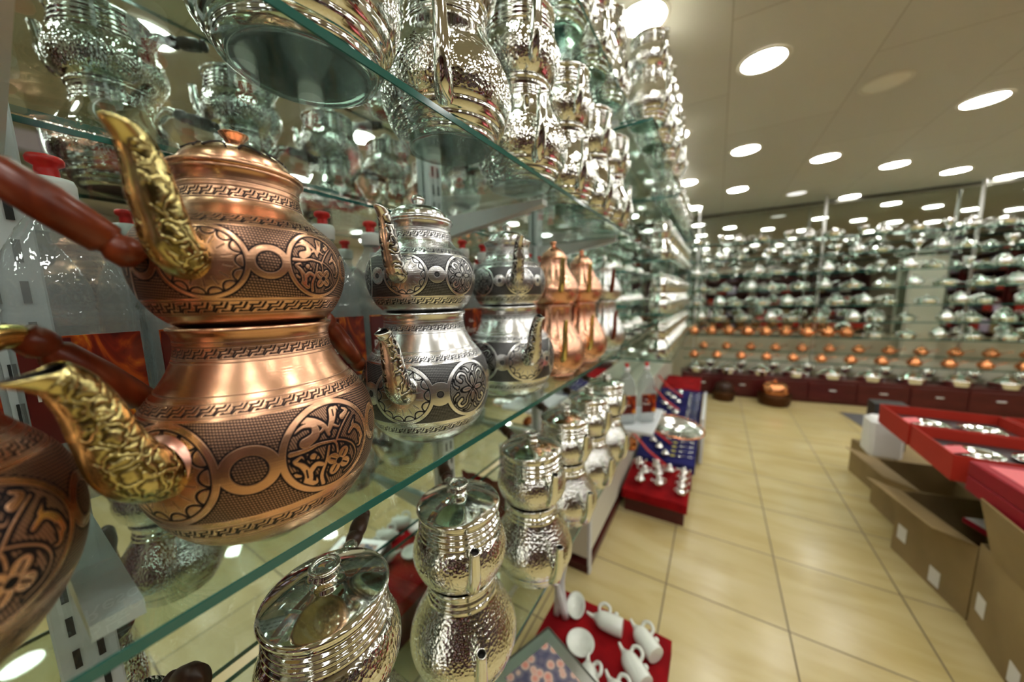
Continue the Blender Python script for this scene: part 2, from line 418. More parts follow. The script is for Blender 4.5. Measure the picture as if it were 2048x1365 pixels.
# ------------------------------------------------------------------ near glass shelving (left)
A = .30; ZS = [-.66, -.21, .2325, .67]        # shelf tops relative to the eye
TH = .008; Y0, Y1 = -.45, 1.435; XB = -.705
def glass_sheet(name, x0, x1, y0, y1, ztop, label, group=None, th=TH):
    me = MB().box((0, 0, 0), (x1-x0-.004, y1-y0-.004, th)).mesh(name, 'glass')
    o = bpy.data.objects.new(name, None); COL.objects.link(o); o.location = ((x0+x1)/2, (y0+y1)/2, ztop+H-th/2)
    new('pane', me, o)
    e = MB(); lx, ly = x1-x0, y1-y0
    for c, d in (((lx/2-.001, 0, 0), (.002, ly, th)), ((-lx/2+.001, 0, 0), (.002, ly, th)), ((0, ly/2-.001, 0), (lx-.004, .002, th)), ((0, -ly/2+.001, 0), (lx-.004, .002, th))): e.box(c, d)
    ed = new('polished_edge', e.mesh('polished_edge', 'glass_edge'), o); ed['label'] = 'dark green cut edge'
    return tag(o, label, 'glass shelf', group)
glass_sheet('glass_shelf', XB, -A, Y0, Y1, ZS[0], 'glass shelf below the copper teapots, carrying hammered silver stacks')
glass_sheet('glass_shelf', XB, -A, Y0, Y1, ZS[1], 'glass shelf carrying the engraved copper and silver teapots')
glass_sheet('glass_shelf', XB, -A, Y0, Y1, ZS[2], 'glass shelf above the copper teapots, carrying large chrome stacks')
glass_sheet('glass_shelf', XB, -A, Y0, Y1, ZS[3], 'topmost glass shelf near the ceiling on the left')

# slotted uprights and arms
def upright(y, lab):
    b = MB(); b.box((0, 0, 0), (.02, .05, 1.86), bev=.002); up = b.mesh('channel', 'white_metal')
    s = MB()
    for k in range(38):
        for dy in (-.010, .010): s.box((.0105, dy, -.89+.048*k), (.002, .006, .026))
    sl = s.mesh('perforation', 'hole_shade')  # slots are solid inlays, their inner shade painted black
    o = bpy.data.objects.new('shelf_upright', None); COL.objects.link(o); o.location = (XL+.012, y, 1.50)
    c = new('channel', up, o); new('perforation', sl, c)
    return tag(o, lab, 'upright', 'slotted uprights on the mirror')
def arm_mesh(y):
    b = MB(); L_ = .34
    prof = [(0, 0), (L_, 0), (L_, -.012), (.05, -.055), (0, -.06)]
    vs = [(x, -.013, z) for x, z in prof]+[(x, .013, z) for x, z in prof]; n = 5
    fs = [tuple(range(n)), tuple(reversed(range(n, 2*n)))]+[(i, n+i, n+(i+1) % n, (i+1) % n) for i in range(n)]
    fs[2:] = [tuple(reversed(f)) for f in fs[2:]]
    b.add(vs, fs, False); return b.mesh('arm', 'white_metal')
am = arm_mesh(0)
hole = MB().box((.07, .0135, -.03), (.03, .001, .018)).box((.16, .0135, -.024), (.022, .001, .010)).mesh('cutout', 'hole_shade')
for y, w in ((.03, 'beside the large copper teapot'), (.74, 'behind the second silver teapot'), (1.40, 'at the far end of the glass shelves')):
    upright(y, 'white slotted steel upright ' + w)
    for k, z in enumerate(ZS):
        nm = ('lowest', 'second', 'third', 'topmost')[k]
        place('shelf_bracket', [spec('arm', am, [spec('cutout', hole)])], W3(XL+.024, y, z-TH-.0005), 0,
              'white steel arm under the %s glass shelf, %s' % (nm, w), 'bracket', 'white shelf arms')

# ------------------------------------------------------------------ engraved pots
def seg_d(x, y, ax, ay, bx, by):
    dx, dy = bx-ax, by-ay; t = np.clip(((x-ax)*dx+(y-ay)*dy)/(dx*dx+dy*dy+1e-12), 0, 1)
    return np.hypot(x-ax-t*dx, y-ay-t*dy), t
def taper(x, y, pts, r0, r1):
    """tapered polyline brush, signed distance"""
    d = np.full_like(x, 9.); n = len(pts)-1
    for i in range(n):
        dd, t = seg_d(x, y, *pts[i], *pts[i+1]); r = r0+(r1-r0)*(i+t)/n
        d = np.minimum(d, dd-r)
    return d
def curve(*p): return [tuple(q) for q in smooth_pts(p, 5)]
def petal(x, y, cx, cy, ang, a, b):
    c, s = math.cos(ang), math.sin(ang); u = (x-cx)*c+(y-cy)*s; v = -(x-cx)*s+(y-cy)*c
    return (np.sqrt((u/a)**2+(v/b)**2)-1)*min(a, b)
def vine(x, y):
    """unit-disc floral motif, <0 = raised metal; second value = engraved detail lines"""
    d = np.full_like(x, 9.); det = np.full_like(x, 9.)
    fx, fy = .10, -.46
    for k in range(4):
        a = PI/4+.15+k*PI/2; d = np.minimum(d, petal(x, y, fx+.20*math.cos(a), fy+.20*math.sin(a), a, .20, .17))
        dd, _ = seg_d(x, y, fx+.13*math.cos(a), fy+.13*math.sin(a), fx+.27*math.cos(a), fy+.27*math.sin(a)); det = np.minimum(det, dd-.022)
    det = np.minimum(det, np.hypot(x-fx, y-fy)-.085)
    for pts, r0, r1 in (
        (((.06, -.22), (.05, 0), (-.02, .10)), .05, .05), (((.0, .10), (-.35, .16), (-.62, .12), (-.92, .12)), .05, .075),
        (((.03, .06), (.22, .32), (.42, .50), (.60, .62)), .05, .045), (((.08, .10), (.30, -.02), (.52, -.22), (.62, -.50), (.50, -.74), (.25, -.85)), .045, .045),
        (((-.14, .02), (-.22, -.30), (-.34, -.62), (-.30, -.90)), .05, .07),
        (((-.62, .28), (-.40, .40), (-.40, .62), (-.62, .66), (-.80, .56)), .13, .04),      # left lobe
        (((-.10, .30), (-.16, .52), (-.34, .70), (-.58, .80)), .06, .10), (((-.16, .50), (-.30, .42), (-.34, .52)), .07, .03),
        (((-.08, .40), (.06, .62), (.14, .82)), .07, .12), (((.14, .82), (.26, .88), (.30, .78)), .09, .03), (((.06, .48), (.18, .40), (.26, .50)), .06, .03),
        (((.34, .60), (.52, .70), (.42, .80)), .09, .05), (((.44, .14), (.62, .24), (.78, .10), (.84, -.16)), .06, .10), (((.84, -.10), (.78, -.34), (.64, -.32)), .09, .03),
        (((.60, .30), (.72, .46)), .07, .03), (((-.86, -.10), (-.72, -.24), (-.62, -.50), (-.66, -.74)), .06, .12), (((-.86, -.06), (-.74, .0), (-.68, -.10)), .07, .03),
        (((-.62, -.46), (-.46, -.30), (-.32, -.36)), .09, .07), (((-.62, -.72), (-.46, -.78), (-.46, -.62)), .10, .03), (((-.50, -.08), (-.40, -.16)), .09, .05), (((-.88, -.40), (-.78, -.46)), .07, .05)):
        d = np.minimum(d, taper(x, y, curve(*pts), r0*1.22, r1*1.22))
    for ax, ay, bx, by in ((-.40, -.05, -.46, -.16), (.66, .30, .70, .42), (-.66, -.36, -.64, -.56), (.12, .70, .14, .84), (.76, .0, .80, -.14)):
        dd, _ = seg_d(x, y, ax, ay, bx, by); det = np.minimum(det, dd-.020)
    return d, det
def vine2(x, y):
    d = np.full_like(x, 9.); det = np.full_like(x, 9.)
    for k in range(4):
        a = k*PI/2; d = np.minimum(d, petal(x, y, .30*math.cos(a), .30*math.sin(a), a, .28, .12))
        dd, _ = seg_d(x, y, .15*math.cos(a), .15*math.sin(a), .42*math.cos(a), .42*math.sin(a)); det = np.minimum(det, dd-.018)
    for sx in (-1, 1):
        for sy in (-1, 1):
            X, Y = x*sx, y*sy
            d = np.minimum(d, taper(X, Y, curve((.05, .05), (.25, .30), (.30, .55), (.52, .66), (.66, .50), (.54, .36)), .05, .10))
            d = np.minimum(d, taper(X, Y, curve((.12, .70), (.25, .84), (.45, .82)), .08, .03))
            d = np.minimum(d, taper(X, Y, curve((.70, .12), (.84, .25), (.82, .45)), .08, .03))
            dd, _ = seg_d(X, Y, .40, .52, .55, .52); det = np.minimum(det, dd-.018)
    return d, det
def sst(d, w): return np.clip(.5-d/w, 0, 1)           # 1 inside
def keyband(x, y, y0, y1, per):
    """meander strip between y0 and y1"""
    h = y1-y0; v = (y-y0)/h; u = (x/per) % 1.0
    out = np.full_like(x, 9.)
    for (ax, ay, bx, by) in ((-.02, .05, .20, .42), (.20, .42, .62, .42), (.62, .42, .84, .95), (.36, .10, .46, .20), (.46, .12, .90, .12), (.90, .12, 1.10, .62), (.02, .72, .46, .72), (.46, .72, .56, .95)):
        for o in (-1, 0, 1):
            d, _ = seg_d(u+o, v, ax, ay, bx, by); out = np.minimum(out, d)
    E = sst((out-.075)*h, .0005)
    for yy in (y0-.0010, y1+.0010): E = np.maximum(E, sst(np.abs(y-yy)-.00028, .0005))
    return np.where((v > -.45) & (v < 1.45), E, 0)
def mainband(x, y, per, h, small, style):
    """x = arc length round the pot, y measured from band centre; returns E"""
    cell = np.round(x/per); cx = x-cell*per; typ = (np.abs(cell) > .5).astype(int)      # cell 0 is the sunburst round the spout
    big = np.hypot(cx, y); Rm = h*1.04; w = h*.15
    d_big = np.maximum(big-Rm, (Rm-w)-big)
    sx = ((x/per) % 1.0-.5)*per; sm = np.hypot(sx, y)
    so, si = (h*.49, h*.27) if small else (h*.42, h*.10)
    d_small = np.maximum(sm-so, si-sm)
    d_small = np.where(big < Rm-w*.5, 9, d_small)
    d_cu = np.minimum(d_big, d_small)
    # crosshatched ground
    sp = .0022
    l1 = np.abs((((x*math.sin(.10)+y*math.cos(.10))/sp) % 1)-.5)*sp; l2 = np.abs((((x*math.cos(.22)+y*math.sin(.22))/(sp*.92)) % 1)-.5)*sp
    hatch = np.maximum(sst(l1-.00056, .0005), sst(l2-.00042, .0005))
    ground = .22+.78*hatch
    if style == 1: ground = .62+.38*hatch
    E = ground.copy()
    E = np.where(d_cu < 0, 0, E)
    inside = big < (Rm-w)
    # sunburst medallion
    ang = np.arctan2(y, cx); ru = big/(Rm-w)
    k = 14; ph = ((ang/(2*PI)*k) % 1)-.5
    tick = sst(np.abs(ph)*2*PI/k*big-(.00034), .0005)*((ru > .52) & (ru < .76))
    k2 = 14; ph2 = (((ang/(2*PI)*k2)+.5) % 1)-.5
    sc_r = np.hypot((ph2*2*PI/k2)*.93, ru-.98); scal = sst((np.abs(sc_r-.185)-.028)*(Rm-w), .0004)*(ru < .985)
    sun = np.maximum(tick, scal)
    # floral medallion
    ux, uy = cx/(Rm-w), y/(Rm-w)
    dv, det = (vine if style == 0 else vine2)(ux, uy)
    sv = Rm-w
    l3 = np.abs((((x*math.sin(1.25)+y*math.cos(1.25))/.00175) % 1)-.5)*.00175
    fg = .35+.65*sst(l3-.00042, .0005)
    flo = np.where(dv < 0, 0, fg)
    flo = np.maximum(flo, sst((np.abs(dv+.010)-.032)*sv, .0004)); flo = np.maximum(flo, sst(det*sv, .0004)*(dv < 0))
    E = np.where(inside, np.where(typ == 0, sun, flo), E)
    if small:
        ins = sm < si; E = np.where(ins & ~(big < Rm-w*.5), ground, E)
    else:
        E = np.where((sm < si*1.0) & (big > Rm), .9, E)
    E = np.maximum(E, sst(np.abs(d_cu)-.00078, .0005))
    return E
def dense_body(name, prof, bands, ncol, R0, nmed, mat_name, style, small):
    per = 2*PI*R0/nmed
    """bands: list of ('key'|'main', s0, s1) in z of the profile; rows packed inside them"""
    P_ = smooth_pts(prof, 10); P_ = np.array(P_)
    seg = np.hypot(np.diff(P_[:, 0]), np.diff(P_[:, 1])); S = np.concatenate([[0], np.cumsum(seg)])
    def s_of_z(z):
        i = np.searchsorted(P_[:, 1], z); i = min(max(i, 1), len(P_)-1)
        z0, z1 = P_[i-1, 1], P_[i, 1]; t = (z-z0)/(z1-z0+1e-9); return S[i-1]+t*(S[i]-S[i-1])
    bs = [(k, s_of_z(a), s_of_z(b)) for k, a, b in bands]
    rows = set(np.arange(0, S[-1], .003).round(6)) | {round(float(S[-1]), 6)}
    for k, a, b in bs: rows |= set(np.arange(a-.0018, b+.0018, (.00042 if k != 'line' else .0003)).round(6))
    rows = np.array(sorted(r for r in rows if 0 <= r <= S[-1]))
    keep = [0]
    for i in range(1, len(rows)):
        if rows[i]-rows[keep[-1]] > .00028: keep.append(i)
    rows = rows[keep]
    r = np.interp(rows, S, P_[:, 0]); z = np.interp(rows, S, P_[:, 1])
    th = np.arange(ncol)*2*PI/ncol - PI
    T, R_ = np.meshgrid(th, r); _, Z_ = np.meshgrid(th, z); _, S_ = np.meshgrid(th, rows)
    E = np.zeros_like(T)
    for k, a, b in bs:
        mask = (rows > a-.002) & (rows < b+.002)
        if k == 'main':
            c, h = (a+b)/2, (b-a)/2; Rr = R0
            e = mainband(T[mask]*Rr, S_[mask]-c, per, h, small, style); e = np.where(np.abs(S_[mask]-c) > h, 0, e)
            E[mask] = np.maximum(E[mask], e)
        elif k == 'line':
            E[mask] = np.maximum(E[mask], sst(np.abs(S_[mask]-(a+b)/2)-.00025, .0005))
        else:
            Rr = float(np.interp((a+b)/2, S, P_[:, 0])); n = round(2*PI*Rr/((b-a)*1.25)); pr = 2*PI*Rr/n
            E[mask] = np.maximum(E[mask], keyband(T[mask]*Rr, S_[mask], a, b, pr))
    # sink the engraving a little
    Rn = R_-E*.00016
    V = np.stack([Rn*np.cos(T), Rn*np.sin(T), Z_], -1).reshape(-1, 3)
    nr = len(rows); idx = np.arange(nr*ncol).reshape(nr, ncol)
    a = idx[:-1]; b = np.roll(idx, -1, 1)[:-1]; c = np.roll(idx, -1, 1)[1:]; d = idx[1:]
    Q = np.stack([a, b, c, d], -1).reshape(-1, 4)
    me = bpy.data.meshes.new(name)
    me.vertices.add(len(V)); me.vertices.foreach_set('co', V.astype(np.float32).ravel())
    me.loops.add(Q.size); me.loops.foreach_set('vertex_index', Q.astype(np.int32).ravel())
    me.polygons.add(len(Q)); me.polygons.foreach_set('loop_start', np.arange(0, Q.size, 4, dtype=np.int32))
    me.polygons.foreach_set('use_smooth', np.ones(len(Q), dtype=bool))
    me.materials.append(M[mat_name])
    at = me.attributes.new('E', 'FLOAT', 'POINT'); at.data.foreach_set('value', E.astype(np.float32).ravel())
    me.update(calc_edges=True); me.validate()
    return me

PROF_LOW = [(.057, 0), (.062, .001), (.075, .012), (.0865, .030), (.0945, .050), (.0985, .076), (.0965, .098), (.0905, .116), (.083, .128), (.074, .140), (.067, .152), (.0625, .163), (.0605, .173), (.061, .183), (.0635, .186), (.0635, .190), (.061, .190), (.059, .186)]
PROF_UP = [(.054, 0), (.0585, .002), (.069, .013), (.0775, .030), (.081, .048), (.0795, .064), (.0735, .078), (.065, .087), (.0565, .094), (.0500, .101), (.0470, .109), (.0460, .118), (.0468, .1265), (.0490, .129), (.0490, .1315), (.046, .1315)]
B_LOW = [('line', .0205, .0210), ('key', .025, .034), ('main', .042, .121), ('key', .1245, .1315), ('line', .137, .1375), ('key', .165, .173), ('line', .178, .1785), ('line', .161, .1615)]
B_UP = [('line', .0105, .011), ('key', .0125, .0205), ('main', .0235, .0790), ('key', .0815, .088), ('key', .106, .1135), ('line', .119, .1195), ('line', .1045, .105)]
low_cu = dense_body('body', PROF_LOW, B_LOW, 1440, .094, 5, 'copper_eng', 0, True)
up_cu = dense_body('body', PROF_UP, B_UP, 1200, .078, 6, 'copper_eng', 0, True)
low_si = dense_body('body', PROF_LOW, B_LOW, 1296, .094, 6, 'silver_eng', 1, False)
up_si = dense_body('body', PROF_UP, B_UP, 1104, .078, 6, 'silver_eng', 1, False)

LID = [(.0480, .1300), (.0505, .1312), (.0508, .1345), (.0488, .1358), (.0425, .1362), (.0420, .1395), (.0388, .1465), (.0310, .1525), (.0195, .1560), (.0070, .1572), (.0058, .1580)]
KNOB_T = [(.0075, .1565), (.0058, .1600), (.0068, .1650), (.0105, .1700), (.0110, .1713), (.0092, .1717), (.0050, .1705), (0, .1703)]
KNOB_B = [(.0120, .1560), (.0100, .1580), (.0070, .1600), (.0090, .1635), (.0105, .1670), (.0090, .1705), (.0050, .1730), (0, .1735)]
def lathe_mesh(name, prof, m, n=64, per=4, attr=None):
    p = smooth_pts(prof, per) if per > 1 else prof
    b = MB().lathe([tuple(q) for q in p], n, cap=False)
    at = None
    if attr:
        k, fn = attr; at = {k: [fn(v[2]) for v in b.v]}
    me = b.mesh(name, m, at); return me
def lid_spec(profile, knob, m, mk=None, engrave=False):
    lm = lathe_mesh('lid', profile, m); km = lathe_mesh('knob', knob, mk or m, 32)
    ch = [spec('knob', km)]
    if engrave:
        e = MB()
        for k in range(10):
            a0 = 2*PI*k/10
            pts = []
            for t in np.linspace(0, 1, 7):
                r = .0385-.012*math.sin(t*PI); a = a0+(t-.5)*.42; z = np.interp(-r, [-.0425, -.0388, -.0310, -.0195], [.1385, .1465, .1525, .1560])
                pts.append((r*math.cos(a), r*math.sin(a), z+.0009))
            e.tube(pts, .0008, 6)
        ch.append(spec('engraved_leaves', e.mesh('engraved_leaves', 'dark_hole'), label='blackened leaf marks'))
    return spec('lid', lm, ch)
def spout_mesh(path, rads, m, lip=.012, relief=True, n=28, flat=None):
    """path in the x-z plane (x outward). The end is an oblique beak with a hollow mouth."""
    pp = smooth_pts([(x, 0, z, r, f) for (x, z), r, f in zip(path, rads, flat or [1]*len(path))], 6)
    pts = [Vector(p[:3]) for p in pp]; rr = [p[3] for p in pp]; ff = [p[4] for p in pp]; K = len(pts)
    vs = []; fs = []; rl = []
    def ring(i, scale, push):
        t = (pts[min(i+1, K-1)]-pts[max(i-1, 0)]).normalized(); u = Vector((0, 1, 0)); w = t.cross(u)   # w: towards the outer/lower side? 
        for j in range(n):
            a = 2*PI*j/n
            e = max(0.0, (i-(K-8))/8.0)
            # beak: the side facing away from the pot reaches further
            vs.append(pts[i]+u*math.cos(a)*rr[i]*ff[i]*scale+w*math.sin(a)*rr[i]*scale + t*(push*(-math.sin(a))*e*e))
            rl.append(1.0 if (relief and 4 < i < K-5 and abs(math.cos(a)) > .35) else 0.0)
    for i in range(K): ring(i, 1, lip)
    for i in range(K-1, K-9, -1): ring(i, .80, lip)
    R = 0
    tot = K+8
    for i in range(tot-1):
        for j in range(n): j2 = (j+1) % n; fs.append((i*n+j, i*n+j2, (i+1)*n+j2, (i+1)*n+j))
    fs.append(tuple(range((tot-1)*n, tot*n)))
    b = MB(); b.add(vs, fs)
    me = b.mesh('spout', [m, 'dark_hole'], {'RL': rl})
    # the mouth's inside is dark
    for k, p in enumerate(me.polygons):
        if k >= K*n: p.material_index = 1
    return me
SP_UP = [(.070, .050), (.082, .054), (.091, .062), (.0955, .077), (.1000, .092), (.1025, .108), (.1075, .120), (.1140, .127)]
SR_UP = [.0150, .0155, .0140, .0126, .0122, .0112, .0098, .0086]
SP_LO = [(.084, .084), (.102, .090), (.114, .103), (.1220, .126), (.1265, .145), (.1325, .160), (.1395, .169), (.1460, .173)]
SR_LO = [.0185, .0200, .0185, .0150, .0132, .0118, .0108, .0096]
FL = [1.0, 1.05, 1.1, 1.12, 1.1, 1.0, .95, .9]
def collar(x, z, r, m):
    return MB().tube([(x-.006, 0, z), (x-.001, 0, z), (x+.003, 0, z-.0002)], [r*1.14, r*1.18, r*1.06], 28, cap=False).mesh('collar', m)
spB_up = spout_mesh(SP_UP, SR_UP, 'brass_relief', .012, flat=FL); spB_lo = spout_mesh(SP_LO, SR_LO, 'brass_relief', .015, flat=FL)
spS_up = spout_mesh(SP_UP, [r*.84 for r in SR_UP], 'silver_relief', flat=FL); spS_lo = spout_mesh(SP_LO, [r*.84 for r in SR_LO], 'silver_relief', flat=FL)
def spout_spec(me, path, rad, m, rz=0, label=None):
    return spec('spout', me, [spec('collar', collar(path[1][0]-.008, path[1][1]+.001, rad*1.0, m))], rot=(0, 0, rz), label=label)
def handle_spec(p0, p1, p2, rw, mb, mw, rz=0):
    """metal bracket from the pot (p0) to p1, turned wooden grip from p1 to p2; -x side of the pot"""
    b = MB(); mid = ((p0[0]+p1[0])/2-.004, 0, (p0[1]+p1[1])/2+.014)
    pts = [Vector(q) for q in smooth_pts([(-p0[0], 0, p0[1]), (-(p0[0]+p1[0])/2+.002, 0, (p0[1]+p1[1])/2+.010), (-p1[0], 0, p1[1])], 6)]
    b.tube(pts, [.010-.002*abs(1-2*i/12) for i in range(len(pts))], 16, flat=[1.3-.3*i/12 for i in range(len(pts))])
    br = b.mesh('bracket', mb)
    a = Vector((-p1[0], 0, p1[1])); e = Vector((-p2[0], 0, p2[1])); Ln = (e-a).length; ax = (e-a).normalized()
    pr = [(0, -.002), (rw*.85, -.002), (rw, .006), (rw*1.02, .012), (rw*.80, .015), (rw*.80, .017), (rw*1.0, .020), (rw*1.12, Ln*.45), (rw*1.02, Ln*.78), (rw*.78, Ln*.80), (rw*.78, Ln*.82), (rw*.98, Ln*.86), (rw*.92, Ln*.95), (rw*.5, Ln*.995), (0, Ln)]
    w = MB().lathe(pr, 28, axis=ax, off=a, cap=False).mesh('grip', mw)
    return spec('handle', br, [spec('grip', w)], rot=(0, 0, rz))
base_disc_lo = MB().lathe([(0, .0012), (.050, .0008), (.057, 0)], 64, cap=False).mesh('base', 'copper')
base_disc_up = MB().lathe([(0, .0012), (.048, .0008), (.054, 0)], 64, cap=False).mesh('base', 'copper')
for me in (base_disc_lo, base_disc_up): me.flip_normals()
H_UP = ((.046, .105), (.074, .114), (.142, .050)); H_LO = ((.060, .165), (.094, .190), (.168, .108))
def eng_lower(kind, hrz=0.0, srz=2):
    cu = kind == 'copper'
    return [spec('body', low_cu if cu else low_si), spec('base', base_disc_lo, mats=['copper' if cu else 'silver']),
            spout_spec(spB_lo if cu else spS_lo, SP_LO, SR_LO[1]*(1 if cu else .84), 'solder' if cu else 'silver', rz=math.radians(srz), label='cast brass spout' if cu else 'spout with blackened vine relief'),
            handle_spec(*H_LO, .0110, 'brass' if cu else 'silver', 'wood_red', rz=math.radians(hrz))]
def eng_upper(kind, hrz=0.0, srz=-6):
    cu = kind == 'copper'
    return [spec('body', up_cu if cu else up_si), spec('base', base_disc_up, mats=['copper' if cu else 'silver']),
            lid_spec(LID, KNOB_T if cu else KNOB_B, 'copper' if cu else 'silver', engrave=cu),
            spout_spec(spB_up if cu else spS_up, SP_UP, SR_UP[1]*(1 if cu else .84), 'solder' if cu else 'silver', rz=math.radians(srz), label='cast brass spout' if cu else 'spout with blackened vine relief'),
            handle_spec(*H_UP, .0110, 'brass' if cu else 'silver', 'wood_red', rz=math.radians(hrz))]
ROT_FLOWER = 0
def pair(x, y, phi_u, phi_l, kind, lab_u, lab_l, grp, hu=0, hl=0):
    Z0 = ZS[1]+.0004
    place('kettle', eng_lower(kind, hl), W3(x, y, Z0), math.radians(phi_l), lab_l, 'kettle', grp+' kettles')
    place('teapot', eng_upper(kind, hu), W3(x, y, Z0+.190), math.radians(phi_u), lab_u, 'teapot', grp+' teapots')
EC = 'engraved copper'; ES = 'engraved silver'
pair(-.383, .147, -42, -66, 'copper', 'large engraved copper teapot with brass spout, stacked on its matching kettle', 'large engraved copper kettle under the sharp foreground copper teapot', EC)
pair(-.385, -.068, -104, -106, 'copper', 'engraved copper teapot cut by the frame, only its red wooden handle shows', 'dim engraved copper kettle cut off at the left edge of the frame', EC, 0, 38)
pair(-.390, .374, -60, -65, 'silver', 'engraved silver teapot just behind the large copper one', 'engraved silver kettle just behind the large copper kettle', ES)
pair(-.390, .624, -40, -37, 'silver', 'engraved silver teapot between a silver stack and the small copper ones', 'engraved silver kettle right before the small fluted copper kettles', ES)

# ------------------------------------------------------------------ fluted copper pots and chased silver pot
def fluted(prof, m, amp, nfl, z0, z1, n=96, name='body'):
    pp = smooth_pts(prof, 5); vs = []; fs = []; K = len(pp)
    for r, z in pp:
        w = max(0, min(1, (z-z0)/.02))*max(0, min(1, (z1-z)/.02))
        for i in range(n):
            a = 2*PI*i/n; rr = r*(1-amp*w*abs(math.sin(a*nfl/2))); vs.append((rr*math.cos(a), rr*math.sin(a), z))
    for j in range(K-1):
        for i in range(n): i2 = (i+1) % n; fs.append((j*n+i, j*n+i2, (j+1)*n+i2, (j+1)*n+i))
    b = MB(); b.add(vs, fs); return b.mesh(name, m)
FP_LO = [(0, 0), (.052, 0), (.055, .004), (.064, .010), (.077, .026), (.083, .046), (.0825, .068), (.074, .092), (.061, .114), (.051, .134), (.047, .155), (.047, .176), (.049, .180), (.049, .184)]
FP_UP = [(0, 0), (.043, 0), (.046, .003), (.058, .014), (.066, .032), (.066, .048), (.057, .068), (.044, .088), (.037, .105), (.035, .120), (.036, .123)]
FP_LID = [(.037, .121), (.038, .124), (.035, .128), (.026, .140), (.014, .150), (.008, .154), (.006, .158), (.009, .163), (.007, .168), (0, .170)]
fl_lo = fluted(FP_LO, 'copper_pink', .07, 16, .09, .18); fl_up = fluted(FP_UP, 'copper_pink', .07, 16, .05, .12)
fl_lid = fluted(FP_LID, 'copper_pink', .08, 16, .125, .15, name='lid')
s_up = [(.050, .040), (.064, .040), (.074, .052), (.077, .075), (.079, .098), (.084, .116)]
s_lo = [(.066, .050), (.082, .050), (.094, .064), (.099, .094), (.101, .126), (.108, .150)]
sr = [.008, .0082, .0075, .007, .0065, .005]
spf_u = spout_mesh(s_up, sr, 'brass', .004, False, 16); spf_l = spout_mesh(s_lo, sr, 'brass', .004, False, 16)
spw_u = spout_mesh(s_up, sr, 'wood_red', .004, False, 16); spw_l = spout_mesh(s_lo, sr, 'wood_red', .004, False, 16)
tri = MB()
for k in range(8):
    a = 2*PI*(k+.5)/8
    for t in range(3):
        r1, z1, r2, z2 = .0805, .040, .0735, .072
    p = lambda an, rr, z: (rr*math.cos(an), rr*math.sin(an), z)
    tri.add([p(a-.13, .0815, .044), p(a+.13, .0815, .044), p(a, .0795, .072)], [(0, 1, 2)], False)
tri_m = tri.mesh('engraving', 'dark_hole')
def small_pair(x, y, phi, kind, lab_u, lab_l):
    Z0 = ZS[1]+.0004
    cu = kind == 'cu'; m1 = None if cu else ['silver_floral']
    lo = [spec('body', fl_lo, mats=m1), spec('spout', spf_l if cu else spw_l, label='slim brass spout' if cu else 'dark red-brown spout'), handle_spec((.045, .155), (.075, .175), (.14, .12), .010, 'brass' if cu else 'silver', 'wood_red')]
    if cu: lo.append(spec('engraving', tri_m))
    up = [spec('body', fl_up, mats=m1), spec('lid', fl_lid, mats=m1), spec('spout', spf_u if cu else spw_u), handle_spec((.034, .105), (.058, .118), (.12, .07), .009, 'brass' if cu else 'silver', 'wood_red')]
    place('kettle', lo, W3(x, y, Z0), math.radians(phi), lab_l, 'kettle', 'small fluted kettles')
    place('teapot', up, W3(x, y, Z0+.184), math.radians(phi), lab_u, 'teapot', 'small fluted teapots')
small_pair(-.375, .83, -50, 'cu', 'small fluted copper teapot right behind the silver stacks', 'small fluted copper kettle with slim brass spout, first after silver')
small_pair(-.375, 1.045, -52, 'cu', 'small fluted copper teapot, farther one, before the chased silver pot', 'small fluted copper kettle, farther of the two')
small_pair(-.375, 1.30, -50, 'si', 'chased silver teapot with dark spout at far end of the middle shelf', 'chased silver kettle with dark spout at far end of the middle shelf')

# ------------------------------------------------------------------ hammered chrome pots
HL = [(0, .001), (.050, .001), (.060, 0), (.064, .001), (.070, .005), (.0705, .010), (.0740, .012), (.0780, .018), (.0785, .022), (.0820, .025), (.0860, .032), (.0862, .036), (.0890, .040), (.0930, .050), (.0960, .062), (.0955, .078), (.0915, .093), (.0840, .110), (.0750, .126), (.0660, .142), (.0610, .154), (.0620, .158), (.0590, .162), (.0600, .167), (.0575, .171), (.0590, .177), (.0600, .182), (.0630, .184), (.0630, .188), (.060, .188)]
HU = [(0, .001), (.048, .001), (.055, 0), (.058, .002), (.066, .009), (.0745, .020), (.0805, .036), (.0820, .050), (.0795, .064), (.0735, .078), (.0680, .086), (.0710, .090), (.0675, .094), (.0700, .099), (.0660, .103), (.0685, .108), (.0645, .112), (.0660, .118), (.0650, .124)]
HLID = [(.062, .122), (.0700, .1235), (.0718, .126), (.0710, .129), (.0660, .132), (.0500, .138), (.0350, .1425), (.0210, .1455), (.0160, .1480)]
HK = [(.0165, .1475), (.0135, .1500), (.0130, .1560), (.0170, .1600), (.0180, .1625), (.0165, .1645), (.0135, .1640), (.0125, .1610), (0, .1600)]
def hm_lo(z): return 1.0 if .045 < z < .108 else 0.0
def hm_up(z): return 1.0 if .010 < z < .080 else 0.0
def hm_lo_full(z): return 1.0 if .045 < z < .150 else 0.0
ch_lo = lathe_mesh('body', HL, 'chrome_ham', 72, 3, ('HM', hm_lo)); ch_lo2 = lathe_mesh('body', HL, 'chrome_ham', 72, 3, ('HM', hm_lo_full))
ch_up = lathe_mesh('body', HU, 'chrome_ham', 72, 3, ('HM', hm_up))
ch_lid = lathe_mesh('lid', HLID, 'chrome', 64, 3); ch_k = lathe_mesh('knob', HK, 'chrome', 32, 3)
cs_up = [(.062, .024), (.076, .030), (.087, .052), (.091, .076), (.0935, .098), (.0955, .104)]
cs_lo = [(.078, .034), (.093, .042), (.104, .066), (.108, .096), (.110, .126), (.112, .134)]
csr = [.013, .0125, .0105, .0092, .0080, .0078]
